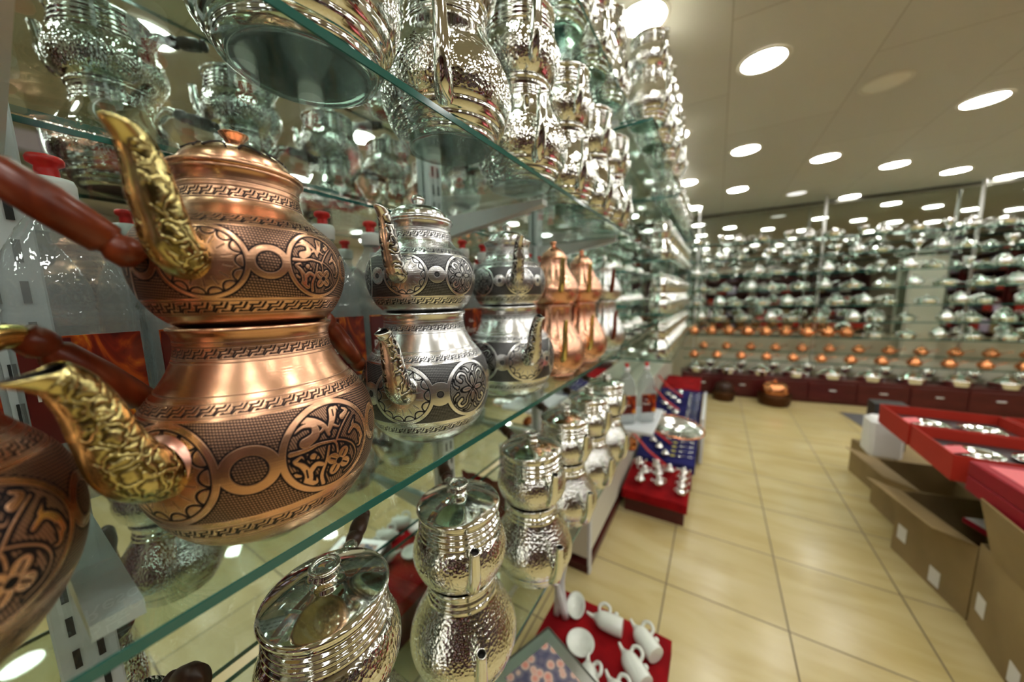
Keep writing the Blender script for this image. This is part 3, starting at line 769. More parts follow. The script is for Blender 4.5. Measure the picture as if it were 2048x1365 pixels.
csp_u = spout_mesh(cs_up, csr, 'chrome', .003, False, 20); csp_l = spout_mesh(cs_lo, csr, 'chrome', .003, False, 20)
def chrome_handle(p0, p1, p2): return handle_spec(p0, p1, p2, .0115, 'chrome', 'wood_dark')
def chrome_pair(x, y, z, phi, lab, grp, full=False, lower_only=False, s=1.0):
    lo = [spec('body', ch_lo2 if full else ch_lo), spec('spout', csp_l), chrome_handle((.06, .150), (.092, .168), (.160, .150))]
    up = [spec('body', ch_up), spec('lid', ch_lid, [spec('knob', ch_k)]), spec('spout', csp_u), chrome_handle((.066, .100), (.094, .118), (.158, .125))]
    o = place('kettle', lo, W3(x, y, z+.0004), math.radians(phi), 'lower kettle of '+lab, 'kettle', grp+', lower kettles')
    o.scale = (s, s, s)
    o = place('teapot', up, W3(x, y, z+.0004+.188*s), math.radians(phi), 'upper teapot of '+lab, 'teapot', grp+', upper teapots')
    o.scale = (s, s, s)
ORD = ['nearest', 'second', 'third', 'fourth', 'fifth', 'sixth', 'seventh']
ph = [-55, -52, -40, -38, -35, -32]
for i, y in enumerate((.213, .435, .665, .885, 1.105, 1.315)):
    chrome_pair(-.375, y, ZS[2], ph[i], 'the %s chrome stack above the copper pots' % ORD[i], 'chrome stacks above the copper teapots', s=1.03)
for i, (x, y) in enumerate(((-.385, .186), (-.362, .402), (-.352, .648), (-.36, .87), (-.36, 1.085), (-.36, 1.30))):
    chrome_pair(x, y, ZS[0], (-50, -36, -30, -30, -30, -30)[i], 'the %s hammered silver stack under the copper pots' % ORD[i], 'hammered stacks below', True, s=.985)
for i, y in enumerate((.90, 1.11, 1.31)):
    chrome_pair(-.385, y, ZS[3], -40, 'the %s chrome stack on the topmost glass shelf' % ORD[i], 'topmost shelf stacks', s=.95)
for i, y in enumerate((1.53, 1.77, 2.01, 2.26)):
    chrome_pair(-.275, y, ZS[3], -40, 'the %s chrome stack past the end of the topmost glass shelf' % ORD[i], 'chrome stacks past the glass shelves', s=1.0)

# long-handled pot whose dark grip pokes up at the bottom edge
lp = lathe_mesh('body', [(0, 0), (.045, 0), (.052, .01), (.055, .04), (.048, .07), (.042, .085), (.046, .095)], 'chrome_ham', 48, 3, ('HM', lambda z: 1.0))
gr = MB().tube([Vector(p) for p in smooth_pts([(.04, 0, .085), (.075, 0, .12), (.115, 0, .14)], 5)], .007, 14).mesh('handle', 'chrome')
gp = MB().lathe([(0, 0), (.012, 0), (.014, .01), (.011, .014), (.015, .03), (.016, .055), (.012, .075), (0, .08)], 24, axis=(.95, 0, .3), off=(.112, 0, .139), cap=False).mesh('grip', 'wood_dark')
place('coffee_pot', [spec('body', lp), spec('handle', gr, [spec('grip', gp)])], W3(-.630, .045, ZS[0]+.0004), math.radians(16), 'small coffee pot with dark brown wooden grip at bottom edge of frame', 'coffee pot').scale = (.85, .85, 1.45)

# ------------------------------------------------------------------ clear bottles
def bottle_mesh():
    sec = [(0, .0), (.036, 0), (.041, .004), (.0435, .012), (.044, .06), (.0435, .062), (.0435, .178), (.044, .180), (.044, .192), (.042, .196), (.044, .202), (.043, .222), (.036, .250), (.026, .272), (.0165, .288), (.0150, .298), (.0165, .300), (.0165, .303), (.0135, .304), (.0135, .318)]
    vs = []; fs = []; n = 40
    pp = sec
    for r, z in pp:
        sq = 4.5 if z < .21 else max(2.0, 4.5-(z-.21)*35)
        for i in range(n):
            a = 2*PI*i/n; c, s = math.cos(a), math.sin(a)
            k = (abs(c)**sq+abs(s)**sq)**(-1/sq); vs.append((r*k*c*.78, r*k*s*1.04, z))
    for j in range(len(pp)-1):
        for i in range(n): i2 = (i+1) % n; fs.append((j*n+i, j*n+i2, (j+1)*n+i2, (j+1)*n+i))
    b = MB(); b.add(vs, fs); return b.mesh('bottle_body', 'plastic_clear')
bt = bottle_mesh()
cap = lathe_mesh('cap', [(.0165, .300), (.0178, .302), (.0182, .318), (.0165, .323), (.0085, .3235)], 'white_plastic', 32, 1)
nozzle = lathe_mesh('nozzle', [(.008, .322), (.0085, .331), (.0080, .334), (.0125, .337), (.0130, .341), (.0115, .344), (.006, .3455), (0, .346)], 'red_plastic', 24, 1)
lb = MB().box((.0350, 0, .118), (.0012, .082, .104), bev=.0003).mesh('label', 'label')
tc = bpy.data.curves.new('lettering', 'FONT'); tc.body = 'Reso'; tc.size = .021; tc.extrude = .0002; tc.align_x = 'LEFT'
tmp = bpy.data.objects.new('tmp', tc); COL.objects.link(tmp); dg = bpy.context.evaluated_depsgraph_get(); dg.update()
txt = bpy.data.meshes.new_from_object(tmp.evaluated_get(dg)); bpy.data.objects.remove(tmp); txt.materials.clear(); txt.materials.append(M['paper']); txt.name = 'lettering'
logo = MB().box((0, 0, 0), (.018, .001, .0014)).box((-.008, 0, .004), (.0014, .001, .008)).box((.001, 0, .003), (.003, .001, .003)).mesh('logo', 'paper')
panel = MB().box((.0359, -.024, .118), (.0008, .032, .100)).mesh('dark_panel', 'label_dark')
bottle_parts = [spec('bottle_body', bt), spec('cap', cap, [spec('nozzle', nozzle)]),
                spec('label', lb, [spec('dark_panel', panel), spec('lettering', txt, loc=(.0368, -.036, .110), rot=(PI/2, 0, PI/2)), spec('logo', logo, loc=(.0366, -.014, .138), rot=(0, 0, PI/2))], label='printed label with flames')]
for i in range(15):
    y = .062+.0955*i-.0955
    if i < 2: lab = ('clear plastic bottle at the mirror, left of the big copper pot', 'clear bottle with white cap and red nozzle nearest the copper teapot handle')[i]
    else: lab = '%s clear bottle of the row behind the teapots, counted from the camera' % NTH[i]
    place('plastic_bottle', bottle_parts, W3(-.602, y, ZS[1]+.0004), random.uniform(-.05, .05), lab, 'bottle', 'clear bottles with red nozzles').scale = (1, 1, 1.06)

# ------------------------------------------------------------------ wall unit beyond the glass shelves
CABX = -.47
def cabinet_front(x, y0, y1, z0, z1, lab):
    o = bpy.data.objects.new('base_cabinet', None); COL.objects.link(o); o.location = ((XL+x)/2, (y0+y1)/2, z0+H)
    d = x-XL-.012
    new('carcass', MB().box((0, 0, (z1-z0)/2+.04), (d, y1-y0, z1-z0-.08), bev=.004).mesh('carcass', 'cream'), o)
    new('plinth', MB().box((.004, 0, .02), (d, y1-y0, .04)).mesh('plinth', 'wood_mahog'), o)
    k = new('corner_post', MB().box((d/2+.006, -(y1-y0)/2+.015, (z1-z0)/2), (.014, .03, z1-z0), bev=.003).mesh('corner_post', 'white_metal'), o)
    return tag(o, lab, 'cabinet')
cabinet_front(CABX, 1.43, 5.0, -1.36, -.80, 'long cream base cabinet with dark red plinth beyond the glass shelves')
glass_sheet('glass_shelf', -.70, -.24, 1.46, 2.6, ZS[3], 'high glass shelf past the topmost one, carrying chrome stacks', th=.01)
zz = [.24, .10, -.05, -.20]
words = ['highest', 'second highest', 'third highest', 'lowest']
dish = lathe_mesh('dish', [(0, .002), (.06, .001), (.075, 0), (.095, .012), (.118, .020), (.122, .021), (.120, .023), (.095, .016), (.07, .005), (0, .004)], 'chrome', 40, 1)
dome = lathe_mesh('dome', [(.09, .0), (.088, .012), (.07, .035), (.045, .048), (.015, .055), (.006, .058), (.009, .066), (.006, .072), (0, .073)], 'chrome_ham', 40, 2, ('HM', lambda z: 1.0))
for k, z in enumerate(zz):
    glass_sheet('glass_shelf', -.70, -.33, 1.48, 2.5, z, 'small glass shelf of serving dishes, %s of four' % words[k], th=.008)
    for i, (x, y) in enumerate(((-.47, 1.62), (-.47, 1.90), (-.47, 2.18))):
        place('serving_dish', [spec('dish', dish), spec('dome', dome, loc=(0, 0, .0175))], W3(x, y, z+.0004), 0,
              'silver domed dish, %s on the %s dish shelf' % (('nearest', 'middle', 'farthest')[i], words[k]), 'serving dish', 'domed dishes beyond the teapots')
glass_sheet('glass_shelf', -.70, -.26, 2.65, 5.0, ZS[3], 'long high glass shelf near the far corner', th=.01)
glass_sheet('glass_shelf', -.70, -.26, 2.65, 5.0, .24, 'long glass shelf near the far corner, upper', th=.01)
glass_sheet('glass_shelf', -.70, -.26, 2.65, 5.0, -.15, 'long glass shelf near the far corner, middle', th=.01)
glass_sheet('glass_shelf', -.70, -.26, 2.65, 5.0, -.50, 'long glass shelf near the far corner, lower', th=.01)
def simple_stack(m1):
    b = MB(); b.lathe([tuple(q) for q in smooth_pts([(0, 0), (.06, 0), (.085, .03), (.096, .065), (.085, .11), (.062, .16), (.060, .188), (.075, .215), (.082, .245), (.07, .285), (.066, .305), (.070, .315), (.05, .33), (.02, .337), (.012, .345), (.015, .355), (0, .358)], 2)], 28, cap=False)
    for z0, r0 in ((.05, .085), (.225, .072)):
        b.tube([(r0, 0, z0), (r0+.025, 0, z0+.03), (r0+.03, 0, z0+.075)], [.011, .009, .007], 10)
    return b.mesh('teapot_stack', m1)
st_ch = simple_stack('chrome_ham'); st_cu = simple_stack('copper_far')
for z, m, nm, lab in ((ZS[3], st_ch, 'chrome', 'small silver double teapot on the high shelf near the far corner'), (.24, st_ch, 'chrome', 'small silver double teapot on upper glass shelf near the far corner'),
                      (-.15, st_ch, 'chrome', 'small silver double teapot on middle glass shelf near the far corner'), (-.50, st_ch, 'chrome', 'small silver double teapot on lower glass shelf near the far corner')):
    for i in range(9):
        y = 2.78+.255*i
        if z == ZS[3] and i == 0: pass
        s = .95 if z == ZS[3] else .88
        o = new('double_teapot', m, None, W3(-.37, y, z+.0004), math.radians(-45)); o.scale = (s, s, s)
        tag(o, NTH[i] + ' ' + lab, 'teapot', 'double teapots near the far corner, ' + lab.split(' on ')[1])

# white board shelf with two bottles and a copper tray
sh = slab('display_shelf', W3(-.40, 2.0, -.735), (.30, .42, .02), 'white_metal', None, 'small white shelf under two clear bottles', 'shelf', bev=.003)
bk = MB().box((0, 0, 0), (.06, .04, .05), bev=.004).mesh('shelf_support', 'white_metal'); new('support', bk, sh, (-.10, 0, -.035))
for i, (x, y) in enumerate(((-.405, 1.87), (-.315, 1.95))):
    place('plastic_bottle', bottle_parts, W3(x, y, -.7245), -.9, ('clear bottle on the small white shelf, left one', 'clear bottle on the small white shelf, right one')[i], 'bottle', 'bottles on the white shelf')
tray = lathe_mesh('tray', [(0, .002), (.10, .001), (.118, 0), (.135, .014), (.148, .024), (.150, .026), (.147, .028), (.120, .008), (0, .006)], 'chrome_far', 48, 1)
trim_r = MB().lathe([(.146, .024), (.151, .022), (.153, .026), (.149, .030), (.146, .028)], 48, cap=False).mesh('copper_rim', 'copper_far')
place('round_tray', [spec('dish', tray), spec('rim', trim_r, label='copper rim')], W3(-.170, 2.06, -.790), 0, 'round silver tray with copper rim jutting past the white shelf', 'tray', rot=(.06, .10, 0))
hk = MB().box((0, 0, 0), (.16, .05, .012), bev=.002).mesh('tray_rest', 'white_metal')
o = new('tray_rest', hk, None, W3(-.25, 2.06, -.806)); tag(o, 'narrow white rest under the copper-rimmed tray', 'shelf rest'); 

# chased silver hanging pans under the small shelf
pan = lathe_mesh('pan', [(0, 0), (.05, 0), (.062, .01), (.066, .045), (.070, .05), (.064, .048), (.058, .012), (0, .006)], 'copper_far', 36, 1)
hnd = MB().tube([(.065, 0, .042), (.12, 0, .05), (.19, 0, .056)], [.007, .006, .008], 12).mesh('handle', 'copper_far')
place('hanging_pan', [spec('pan', pan), spec('handle', hnd)], W3(-.36, 1.93, -.866), 0, 'copper pan hanging by its handle under the white shelf', 'pan', rot=(0, -PI/2+.15, .4)).scale = (.62, .62, .62)

# ------------------------------------------------------------------ low velvet displays
def low_display(name, x0, x1, y0, y1, zf, zb, m, lab, cat):
    """sloped plinth covered in cloth, y0 end at height zf, y1 end at zb"""
    vs = []; z0 = .0
    top = lambda y: (zf+(zb-zf)*(y-y0)/(y1-y0))+H
    nx, ny = 10, 14; cx, cyy = (x0+x1)/2, (y0+y1)/2
    b = MB(); g = []
    for j in range(ny+1):
        for i in range(nx+1):
            x = x0+(x1-x0)*i/nx; y = y0+(y1-y0)*j/ny
            g.append((x-cx, y-cyy, top(y)+.002*math.sin(x*40+y*23)))
    fs = [(j*(nx+1)+i, j*(nx+1)+i+1, (j+1)*(nx+1)+i+1, (j+1)*(nx+1)+i) for j in range(ny) for i in range(nx)]
    b.add(g, fs)
    skirt = .055
    per = [(i, 0) for i in range(nx+1)]+[(nx, j) for j in range(1, ny+1)]+[(i, ny) for i in range(nx-1, -1, -1)]+[(0, j) for j in range(ny-1, 0, -1)]
    vs = []
    for (i, j) in per:
        p = g[j*(nx+1)+i]; vs.append(p)
    for p in list(vs): vs.append((p[0]*1.003, p[1]*1.003, p[2]-skirt))
    n = len(per); b.add(vs, [(k, n+k, n+(k+1) % n, (k+1) % n) for k in range(n)])
    me = b.mesh(name, m)
    o = bpy.data.objects.new(name, None); COL.objects.link(o); o.location = (cx, cyy, 0)
    new('cloth', me, o)
    q = MB(); zt = min(top(y0), top(y1))-.012
    vs = [(sx*(x1-x0-.03)/2, sy*(y1-y0-.03)/2, z if z == 0 else (top(y0) if sy < 0 else top(y1))-.008) for z in (0, 1) for sy in (-1, 1) for sx in (-1, 1)]
    q.add(vs, [(0, 2, 3, 1), (4, 5, 7, 6), (0, 1, 5, 4), (2, 6, 7, 3), (0, 4, 6, 2), (1, 3, 7, 5)], False)
    new('plinth', q.mesh('plinth', 'wood_mahog'), o)
    return tag(o, lab, cat)
low_display('display_stand', -.47, -.07, .60, 1.09, -1.15, -1.15, 'red_cloth', 'low red velvet stand of white pitchers on the floor', 'display stand')
low_display('display_stand', -.45, -.085, 2.02, 2.40, -1.215, -1.185, 'red_cloth', 'low red velvet stand of silver trinkets in front of the navy one', 'display stand')
low_display('display_stand', -.45, -.070, 2.44, 3.75, -1.175, -.99, 'blue_cloth', 'long navy velvet stand of small silver pieces', 'display stand')
low_display('display_stand', -.45, -.10, 3.80, 4.3, -1.0, -.97, 'red_cloth', 'small red velvet stand behind the navy one', 'display stand')
slab('side_board', (-.045, 3.3, .20), (.02, .85, .36), 'white_metal', None, 'white board standing along the far side of the navy stand', 'board')

dr = MB()
vs = [(-.12+.24*i/12, .006*math.sin(i*1.7), z) for z in (0, .36) for i in range(13)]
dr.add(vs+[(x, y+.004, z) for x, y, z in vs], [(i, i+1, i+14, i+13) for i in range(12)]+[(i+27, i+26, i+39, i+40) for i in range(12)])
o = new('red_drape', dr.mesh('red_drape', 'red_cloth'), None, W3(-.585, 1.11, -1.155)); tag(o, 'red velvet drape hanging at the end of the cream cabinet', 'drape')
# white pitchers lying down
pit = lathe_mesh('body', [(0, 0), (.030, 0), (.034, .004), (.036, .03), (.034, .075), (.030, .092), (.022, .104), (.014, .112), (.012, .118), (0, .120)], 'ceramic', 32, 2)
psp = MB().tube([Vector(p) for p in smooth_pts([(0, 0, .112), (0, 0, .130), (.004, 0, .150)], 4)], [.010-.0006*i for i in range(9)], 12).mesh('spout', 'ceramic')
phd = MB().tube([Vector(p) for p in smooth_pts([(.030, 0, .055), (.052, 0, .060), (.058, 0, .082), (.044, 0, .100), (.024, 0, .098)], 5)], .0065, 12).mesh('handle', 'ceramic')
pknob = MB().lathe([(0, 0), (.008, 0), (.010, .006), (.006, .012), (0, .013)], 16, axis=(1, 0, 0), off=(.033, 0, .030), cap=False).mesh('knob', 'ceramic')
def pitcher(x, y, ang, lab, z=-1.15):
    # lying on its side: local z -> horizontal direction ang; handle (+x local) turned aside
    d = Vector((math.cos(ang), math.sin(ang), 0)); side = Vector((-math.sin(ang), math.cos(ang), 0)); up = Vector((0, 0, 1))
    hx = (side*-.75+up*.66).normalized(); yy = d.cross(hx)
    m = Matrix((hx, yy, d)).transposed()
    o = place('white_pitcher', [spec('body', pit), spec('spout', psp), spec('handle', phd), spec('knob', pknob)], W3(x, y, z+.033), 0, lab, 'pitcher', 'white pitchers on red velvet'); o.scale = (.82, .82, .82)
    o.rotation_euler = m.to_euler()
pitcher(-.215, 1.02, PI*1.02, 'white pitcher lying closest to the oval white dish')
pitcher(-.105, .985, PI*.78, 'white pitcher nearest the corner of the red velvet')
pitcher(-.120, .885, PI*.78, 'white pitcher lying second from the corner of the red velvet')
pitcher(-.135, .785, PI*.78, 'white pitcher lying third from the corner of the red velvet')
pitcher(-.245, .770, PI*.62, 'white pitcher lying nearest the framed floral box')
ov = lathe_mesh('dish', [(0, .004), (.035, .003), (.045, 0), (.056, .014), (.060, .020), (.057, .021), (.044, .008), (0, .007)], 'ceramic', 40, 1)
o = place('white_dish', [spec('dish', ov)], W3(-.385, 1.035, -1.147), .3, 'oval white dish at back edge of the red velvet', 'dish', 'white dishes on red velvet'); o.scale = (.55, .95, 1)
o = place('white_dish', [spec('dish', ov)], W3(-.325, .915, -1.147), .2, 'round white dish in front of the oval one', 'dish', 'white dishes on red velvet'); o.scale = (.75, .8, 1)
# framed floral box and white folded wrap
fb = MB().box((0, 0, 0), (.22, .22, .05), bev=.004).mesh('box', 'frame_dark'); fbi = MB().box((0, 0, .0255), (.200, .200, .003)).mesh('border', 'dull_silver'); fbp = MB().box((0, 0, .0275), (.145, .145, .003)).mesh('print', 'picture')
place('gift_box', [spec('box', fb), spec('border', fbi), spec('print', fbp, label='pink flower picture')], W3(-.315, .635, -.985), 0, 'framed pink floral gift box leaning beside the red velvet', 'gift box', rot=(0, 0, 1.18))
sup = MB().box((0, 0, 0), (.15, .15, .137), bev=.004).mesh('carton', 'lilac'); o = new('small_carton', sup, None, W3(-.315, .635, -1.0795), 1.1); tag(o, 'lilac carton under the framed floral box', 'carton')
b = MB(); pts = []
for k in range(4):
    vs = []
    for i in range(9):
        t = i/8; vs.append((-.018+.012*k+.01*math.sin(t*5+k), .012*math.sin(t*3+k*2), t*.26))
    b.tube(vs, [.010+.003*math.sin(i) for i in range(9)], 8, flat=[.35]*9)
o = new('folded_wrap', b.mesh('folded_wrap', 'paper'), None, W3(-.42, .98, -1.145), .3); tag(o, 'white folded wrap standing at the cabinet corner by the red velvet', 'wrap')
o.rotation_euler = (0.0, -.06, .3)

# silver trinkets on the second red stand and on the navy stand
rs = random.Random(3)
def zred(y): return -1.215+.03*(y-2.02)/.38
def znavy(y): return -1.175+.185*(y-2.44)/1.31
mini = MB().lathe([tuple(q) for q in smooth_pts([(0, 0), (.012, 0), (.020, .012), (.019, .026), (.010, .038), (.008, .046), (.011, .050), (0, .056)], 3)], 16, cap=False)
mini.tube([(.018, 0, .014), (.028, 0, .028), (.030, 0, .042)], .003, 8).tube([(-.016, 0, .016), (-.030, 0, .024), (-.026, 0, .04), (-.010, 0, .042)], .0028, 8)
mini_m = mini.mesh('mini_pot', 'chrome_far')
spo = MB().lathe([(0, 0), (.012, .002), (.016, .006), (0, .008)], 14, cap=False); spo.tube([(.012, 0, .006), (.05, 0, .009), (.085, 0, .008)], [.003, .002, .004], 8)
spo_m = spo.mesh('spoon', 'chrome_far')
for i in range(4):
    for j in range(1):
        o = new('miniature_pot', mini_m, None, W3(-.125, 2.10+.075*i, zred(2.10+.075*i)+.003), .3); o.scale = (1.3, 1.3, 1.0)
        tag(o, '%s tiny silver pot from the front, right column on the small red stand' % NTH[i], 'miniature pot', 'right column of tiny pots')
for i, (x, y) in enumerate(((-.36, 2.12), (-.35, 2.22), (-.29, 2.32), (-.25, 2.13), (-.27, 2.23), (-.40, 2.31), (-.21, 2.30))):
    o = new('miniature_pot', mini_m, None, W3(x, y, zred(y)+.006), rs.uniform(0, 6)); o.scale = (1.5, 1.5, 1.2)
    tag(o, '%s tiny silver pot of the scatter on the left of the small red stand' % NTH[i], 'miniature pot', 'scattered tiny pots')
for i in range(18):
    y = 2.52+.066*i
    o = new('spoon', spo_m, None, W3(-.17, y, znavy(y)+.006), 0, rot=(0, 0, .06)); tag(o, '%s small silver spoon from the front on the navy velvet stand' % NTH[i], 'spoon', 'column of spoons on navy velvet')
for i in range(16):
    y = 2.50+.075*i; x = -.26-.05*(i % 3)
    o = new('miniature_pot', mini_m, None, W3(x, y, znavy(y)+.007), rs.uniform(0, 6)); o.scale = (1.3, 1.3, .8)
    tag(o, '%s tiny silver pot from the front on the navy velvet stand' % NTH[i], 'miniature pot', 'tiny pots on navy velvet')
yc = MB().box((0, 0, .004), (.030, .014, .006), bev=.001).mesh('yellow_tag', 'yellow')
for i in range(5):
    y = 2.52+.06*i; o = new('yellow_tag', yc, None, W3(-.215, y, znavy(y)+.002)); tag(o, '%s small yellow tag from the front, on navy velvet beside the spoons' % NTH[i], 'tag', 'yellow tags on navy velvet')
rb = MB().tube([(-.16, 0, .20), (-.06, 0, .09), (.06, 0, .008)], .007, 8, flat=[1.8]*3).mesh('ribbon', 'red_ribbon')
for i, (x, y) in enumerate(((-.30, 2.36), (-.30, 2.66), (-.30, 2.95), (-.30, 3.25), (-.30, 3.55))):
    z = znavy(max(y, 2.44))+.003
    o = new('red_ribbon', rb, None, W3(x, y, z)); tag(o, 'bright red ribbon slanting down over the navy velvet, %s from the front' % ORD[i].replace('nearest', 'first'), 'ribbon', 'red ribbons over navy velvet')

# ------------------------------------------------------------------ far wall unit
ANG = math.radians(9.0); ca, sa = math.cos(ANG), math.sin(ANG)
def FU(u, d, z): return (0+u*ca-d*sa*-1*0+(-sa)*d*1.0*1.0, 5.05+u*sa+d*ca, z+H)     # u along, d deeper
UL, UR = -.35, 3.7; UM = (UL+UR)/2
o = bpy.data.objects.new('drawer_unit', None); COL.objects.link(o); o.location = FU(UM, .16, -1.36); o.rotation_euler = (0, 0, ANG)
new('carcass', MB().box((0, 0, .15), (UR-UL, .30, .29), bev=.004).mesh('carcass', 'wood_mahog'), o)
hm_ = MB().box((0, -.008, 0), (.07, .012, .012), bev=.003).mesh('handle', 'dull_silver')
dm = MB().box((0, 0, 0), (.44, .014, .22), bev=.004).mesh('drawer', 'wood_mahog')
for k in range(9):
    d = new('drawer', dm, o, (-(UR-UL)/2+.24+.45*k, -.157, .15)); new('handle', hm_, d, (0, -.008, .02))
tag(o, 'low dark red drawer unit along the far wall', 'drawer unit')
def far_shelf(z, lab, d0=-.0, d1=.28):
    me = MB().box((0, 0, 0), (UR-UL-.004, d1-d0-.004, .010)).mesh('pane', 'glass')
    o = bpy.data.objects.new('glass_shelf', None); COL.objects.link(o); o.location = FU(UM, (d0+d1)/2, z-.005); o.rotation_euler = (0, 0, ANG)
    new('pane', me, o); e = MB(); e.box((0, -(d1-d0)/2+.001, 0), (UR-UL, .002, .010)); new('front_edge', e.mesh('front_edge', 'glass_edge'), o)
    return tag(o, lab, 'glass shelf')
def lidded(m):
    b = MB(); b.lathe([tuple(q) for q in [(0, 0), (.085, 0), (.098, .008), (.102, .05), (.108, .055), (.108, .060), (.100, .064), (.085, .082), (.05, .100), (.016, .108), (.010, .112), (.017, .122), (.014, .131), (0, .134)]], 26, cap=False)
    for s in (-1, 1): b.tube([(s*.098, -.025, .042), (s*.128, -.018, .046), (s*.128, .018, .046), (s*.098, .025, .042)], .006, 8)
    return b.mesh('lidded_pan', m)
def bowlpot(m):
    b = MB(); b.lathe([tuple(q) for q in smooth_pts([(0, 0), (.04, 0), (.065, .02), (.075, .05), (.065, .08), (.045, .10), (.05, .11), (.03, .125), (.008, .13), (.011, .14), (0, .145)], 2)], 24, cap=False)
    b.tube([(.068, 0, .06), (.11, 0, .085), (.16, 0, .10)], [.007, .006, .009], 8); return b.mesh('coffee_pot', m)
def cup(m):
    b = MB(); b.lathe([(0, .004), (.03, 0), (.034, .003), (.014, .02), (.012, .04), (.035, .06), (.045, .09), (.048, .12), (.044, .12), (.03, .07), (0, .065)], 22, cap=False); return b.mesh('goblet', m)
LP, LPC = lidded('chrome_far'), lidded('copper_far'); BP, BPC = bowlpot('chrome_far'), bowlpot('copper_far'); CP = cup('chrome_far')
rows = [(.60, 'topmost'), (.40, 'second from top'), (.20, 'third from top'), (.01, 'fourth from top'), (-.18, 'fifth from top'), (-.37, 'sixth from top'), (-.56, 'seventh from top')]
rr = random.Random(11)
for k, (z, w) in enumerate(rows):
    far_shelf(z, 'long glass shelf on the far wall, %s' % w)
    u = UL+.12+.07*(k % 2); i = 0; cnt = {}
    while u < UR-.12:
        kind = (i+k) % 3
        if k == 6 and u < 1.4: me, nm, what, cat = BPC, 'coffee_pot', 'small copper coffee pot', 'coffee pot'
        elif kind == 2: me, nm, what, cat = BP, 'coffee_pot', 'small silver coffee pot', 'coffee pot'
        elif kind == 1 and k < 3: me, nm, what, cat = CP, 'goblet', 'small silver goblet', 'goblet'
        else: me, nm, what, cat = LP, 'lidded_pan', 'silver lidded pan', 'pan'
        o = new(nm, me, None, FU(u, .13+.04*((i*7) % 3-1), z+.0005), rr.uniform(-.6, .6)); s = .82 if me in (LP,) else .95
        o.scale = (s, s, s)
        cnt[what] = cnt.get(what, 0)+1
        tag(o, '%s %s from the left, %s far wall shelf' % (NTH[cnt[what]-1], what, w), cat, '%ss on the %s far shelf' % (what, w))
        u += (.27 if me in (LP,) else .20)+rr.uniform(-.015, .02); i += 1
far_shelf(-.865, 'low glass shelf of copper pots on the far wall, front step', -.02, .13)
far_shelf(-.765, 'low glass shelf of copper pots on the far wall, back step', .15, .30)
for j, (z, d, lab) in enumerate(((-.865, .055, 'front'), (-.765, .225, 'back'))):
    for i in range(16):
        u = UL+.13+.27*i+.135*j
        if u > UR-.1: continue
        o = new('coffee_pot', BPC, None, FU(u, d, z+.0005), rr.uniform(-.5, .5)); s = .82; o.scale = (s, s, s*.95)
        tag(o, '%s copper coffee pot from the left, %s copper row of the far wall' % (NTH[i], lab), 'coffee pot', '%s row of copper pots' % lab)
for i in range(11):
    u = UL+.18+.355*i
    o = new('lidded_pan', LP, None, FU(u, .10, -1.0645), rr.uniform(-.5, .5)); o.scale = (1.15, 1.15, 1.15); tag(o, '%s silver lidded pan from the left on the dark red drawer unit' % NTH[i], 'pan', 'silver pans on the drawers')
    if u+.17 < UR-.1:
        o = new('goblet', CP, None, FU(u+.175, .22, -1.0645)); o.scale = (1.6, 1.6, 1.3); tag(o, '%s silver goblet from the left between the pans on the drawer unit' % NTH[i], 'goblet', 'goblets on the drawers')
pm = MB().box((0, 0, 0), (.025, .025, 2.18), bev=.003).mesh('far_post', 'dull_silver')
for i, u in enumerate((-.2, 1.13, 2.42)):
    o = new('shelf_post', pm, None, FU(u, .31, -1.36+.30+1.09+.0), ANG); tag(o, 'thin steel post rising behind the far shelves, %s from the left corner' % ORD[i].replace('nearest', 'first'), 'post', 'far shelf posts')
# large copper pots on baskets on the floor by the drawers
bk = lathe_mesh('basket', [(0, 0), (.145, 0), (.155, .02), (.165, .09), (.168, .13), (.160, .14), (.150, .13), (0, .12)], 'wicker', 36, 1)
bc = lathe_mesh('pot', [(0, .12), (.12, .13), (.138, .15), (.135, .20), (.115, .245), (.07, .27), (.02, .28), (.012, .29), (.018, .305), (0, .31)], 'copper_far', 36, 2)
o = place('copper_pot', [spec('basket', bk, label='dark woven basket'), spec('pot', bc)], FU(.63, -.19, -1.36), 0, 'large round copper pot in a dark basket on the floor', 'pot')
o = place('wicker_basket', [spec('basket', bk), spec('pot', bc, mats=['wood_dark'])], FU(.11, -.17, -1.36), 0, 'brown basket on the floor left of the round copper pot', 'basket'); o.scale = (.75, .75, .85)

# ------------------------------------------------------------------ cartons and boxes on the right
STK = MB().box((0, 0, 0), (.0015, .055, .075)).mesh('sticker', 'paper')
def carton(name, c, d, rz, lab, flaps=True, marks=((.25, -.3),), open_=True, m='card'):
    """c = centre of base, d = size. open carton: four walls, floor, flaps, paper stickers"""
    w, l, h = d; t = .006
    o = bpy.data.objects.new(name, None); COL.objects.link(o); o.location = c; o.rotation_euler = (0, 0, rz)
    b = MB(); b.box((-w/2+t/2, 0, h/2), (t, l, h)).box((w/2-t/2, 0, h/2), (t, l, h)).box((0, -l/2+t/2, h/2), (w-2*t, t, h)).box((0, l/2-t/2, h/2), (w-2*t, t, h)).box((0, 0, t/2), (w-2*t, l-2*t, t))
    if not open_: b.box((0, 0, h-t/2), (w-2*t, l-2*t, t))
    new('carton_body', b.mesh('carton_body', m), o)
    if flaps and open_:
        for (px, py, ln, sx, sy, ang) in ((-w/2, 0, l, w*.45, None, 2.5), (w/2, 0, l, w*.45, None, .4)):
            f = MB().box((w*.22*(-1 if px < 0 else 1), 0, 0), (w*.44, ln-.01, .004)).mesh('flap', m)
            fo = new('flap', f, o, (px*.99, py, h), rot=(0, (.35 if px < 0 else -.5), 0))
    for (yy, zz_) in marks: new('sticker', STK, o, (-w/2-.001, yy*l, h*(.5+zz_)))['label'] = 'white paper sticker'
    return tag(o, lab, 'carton')
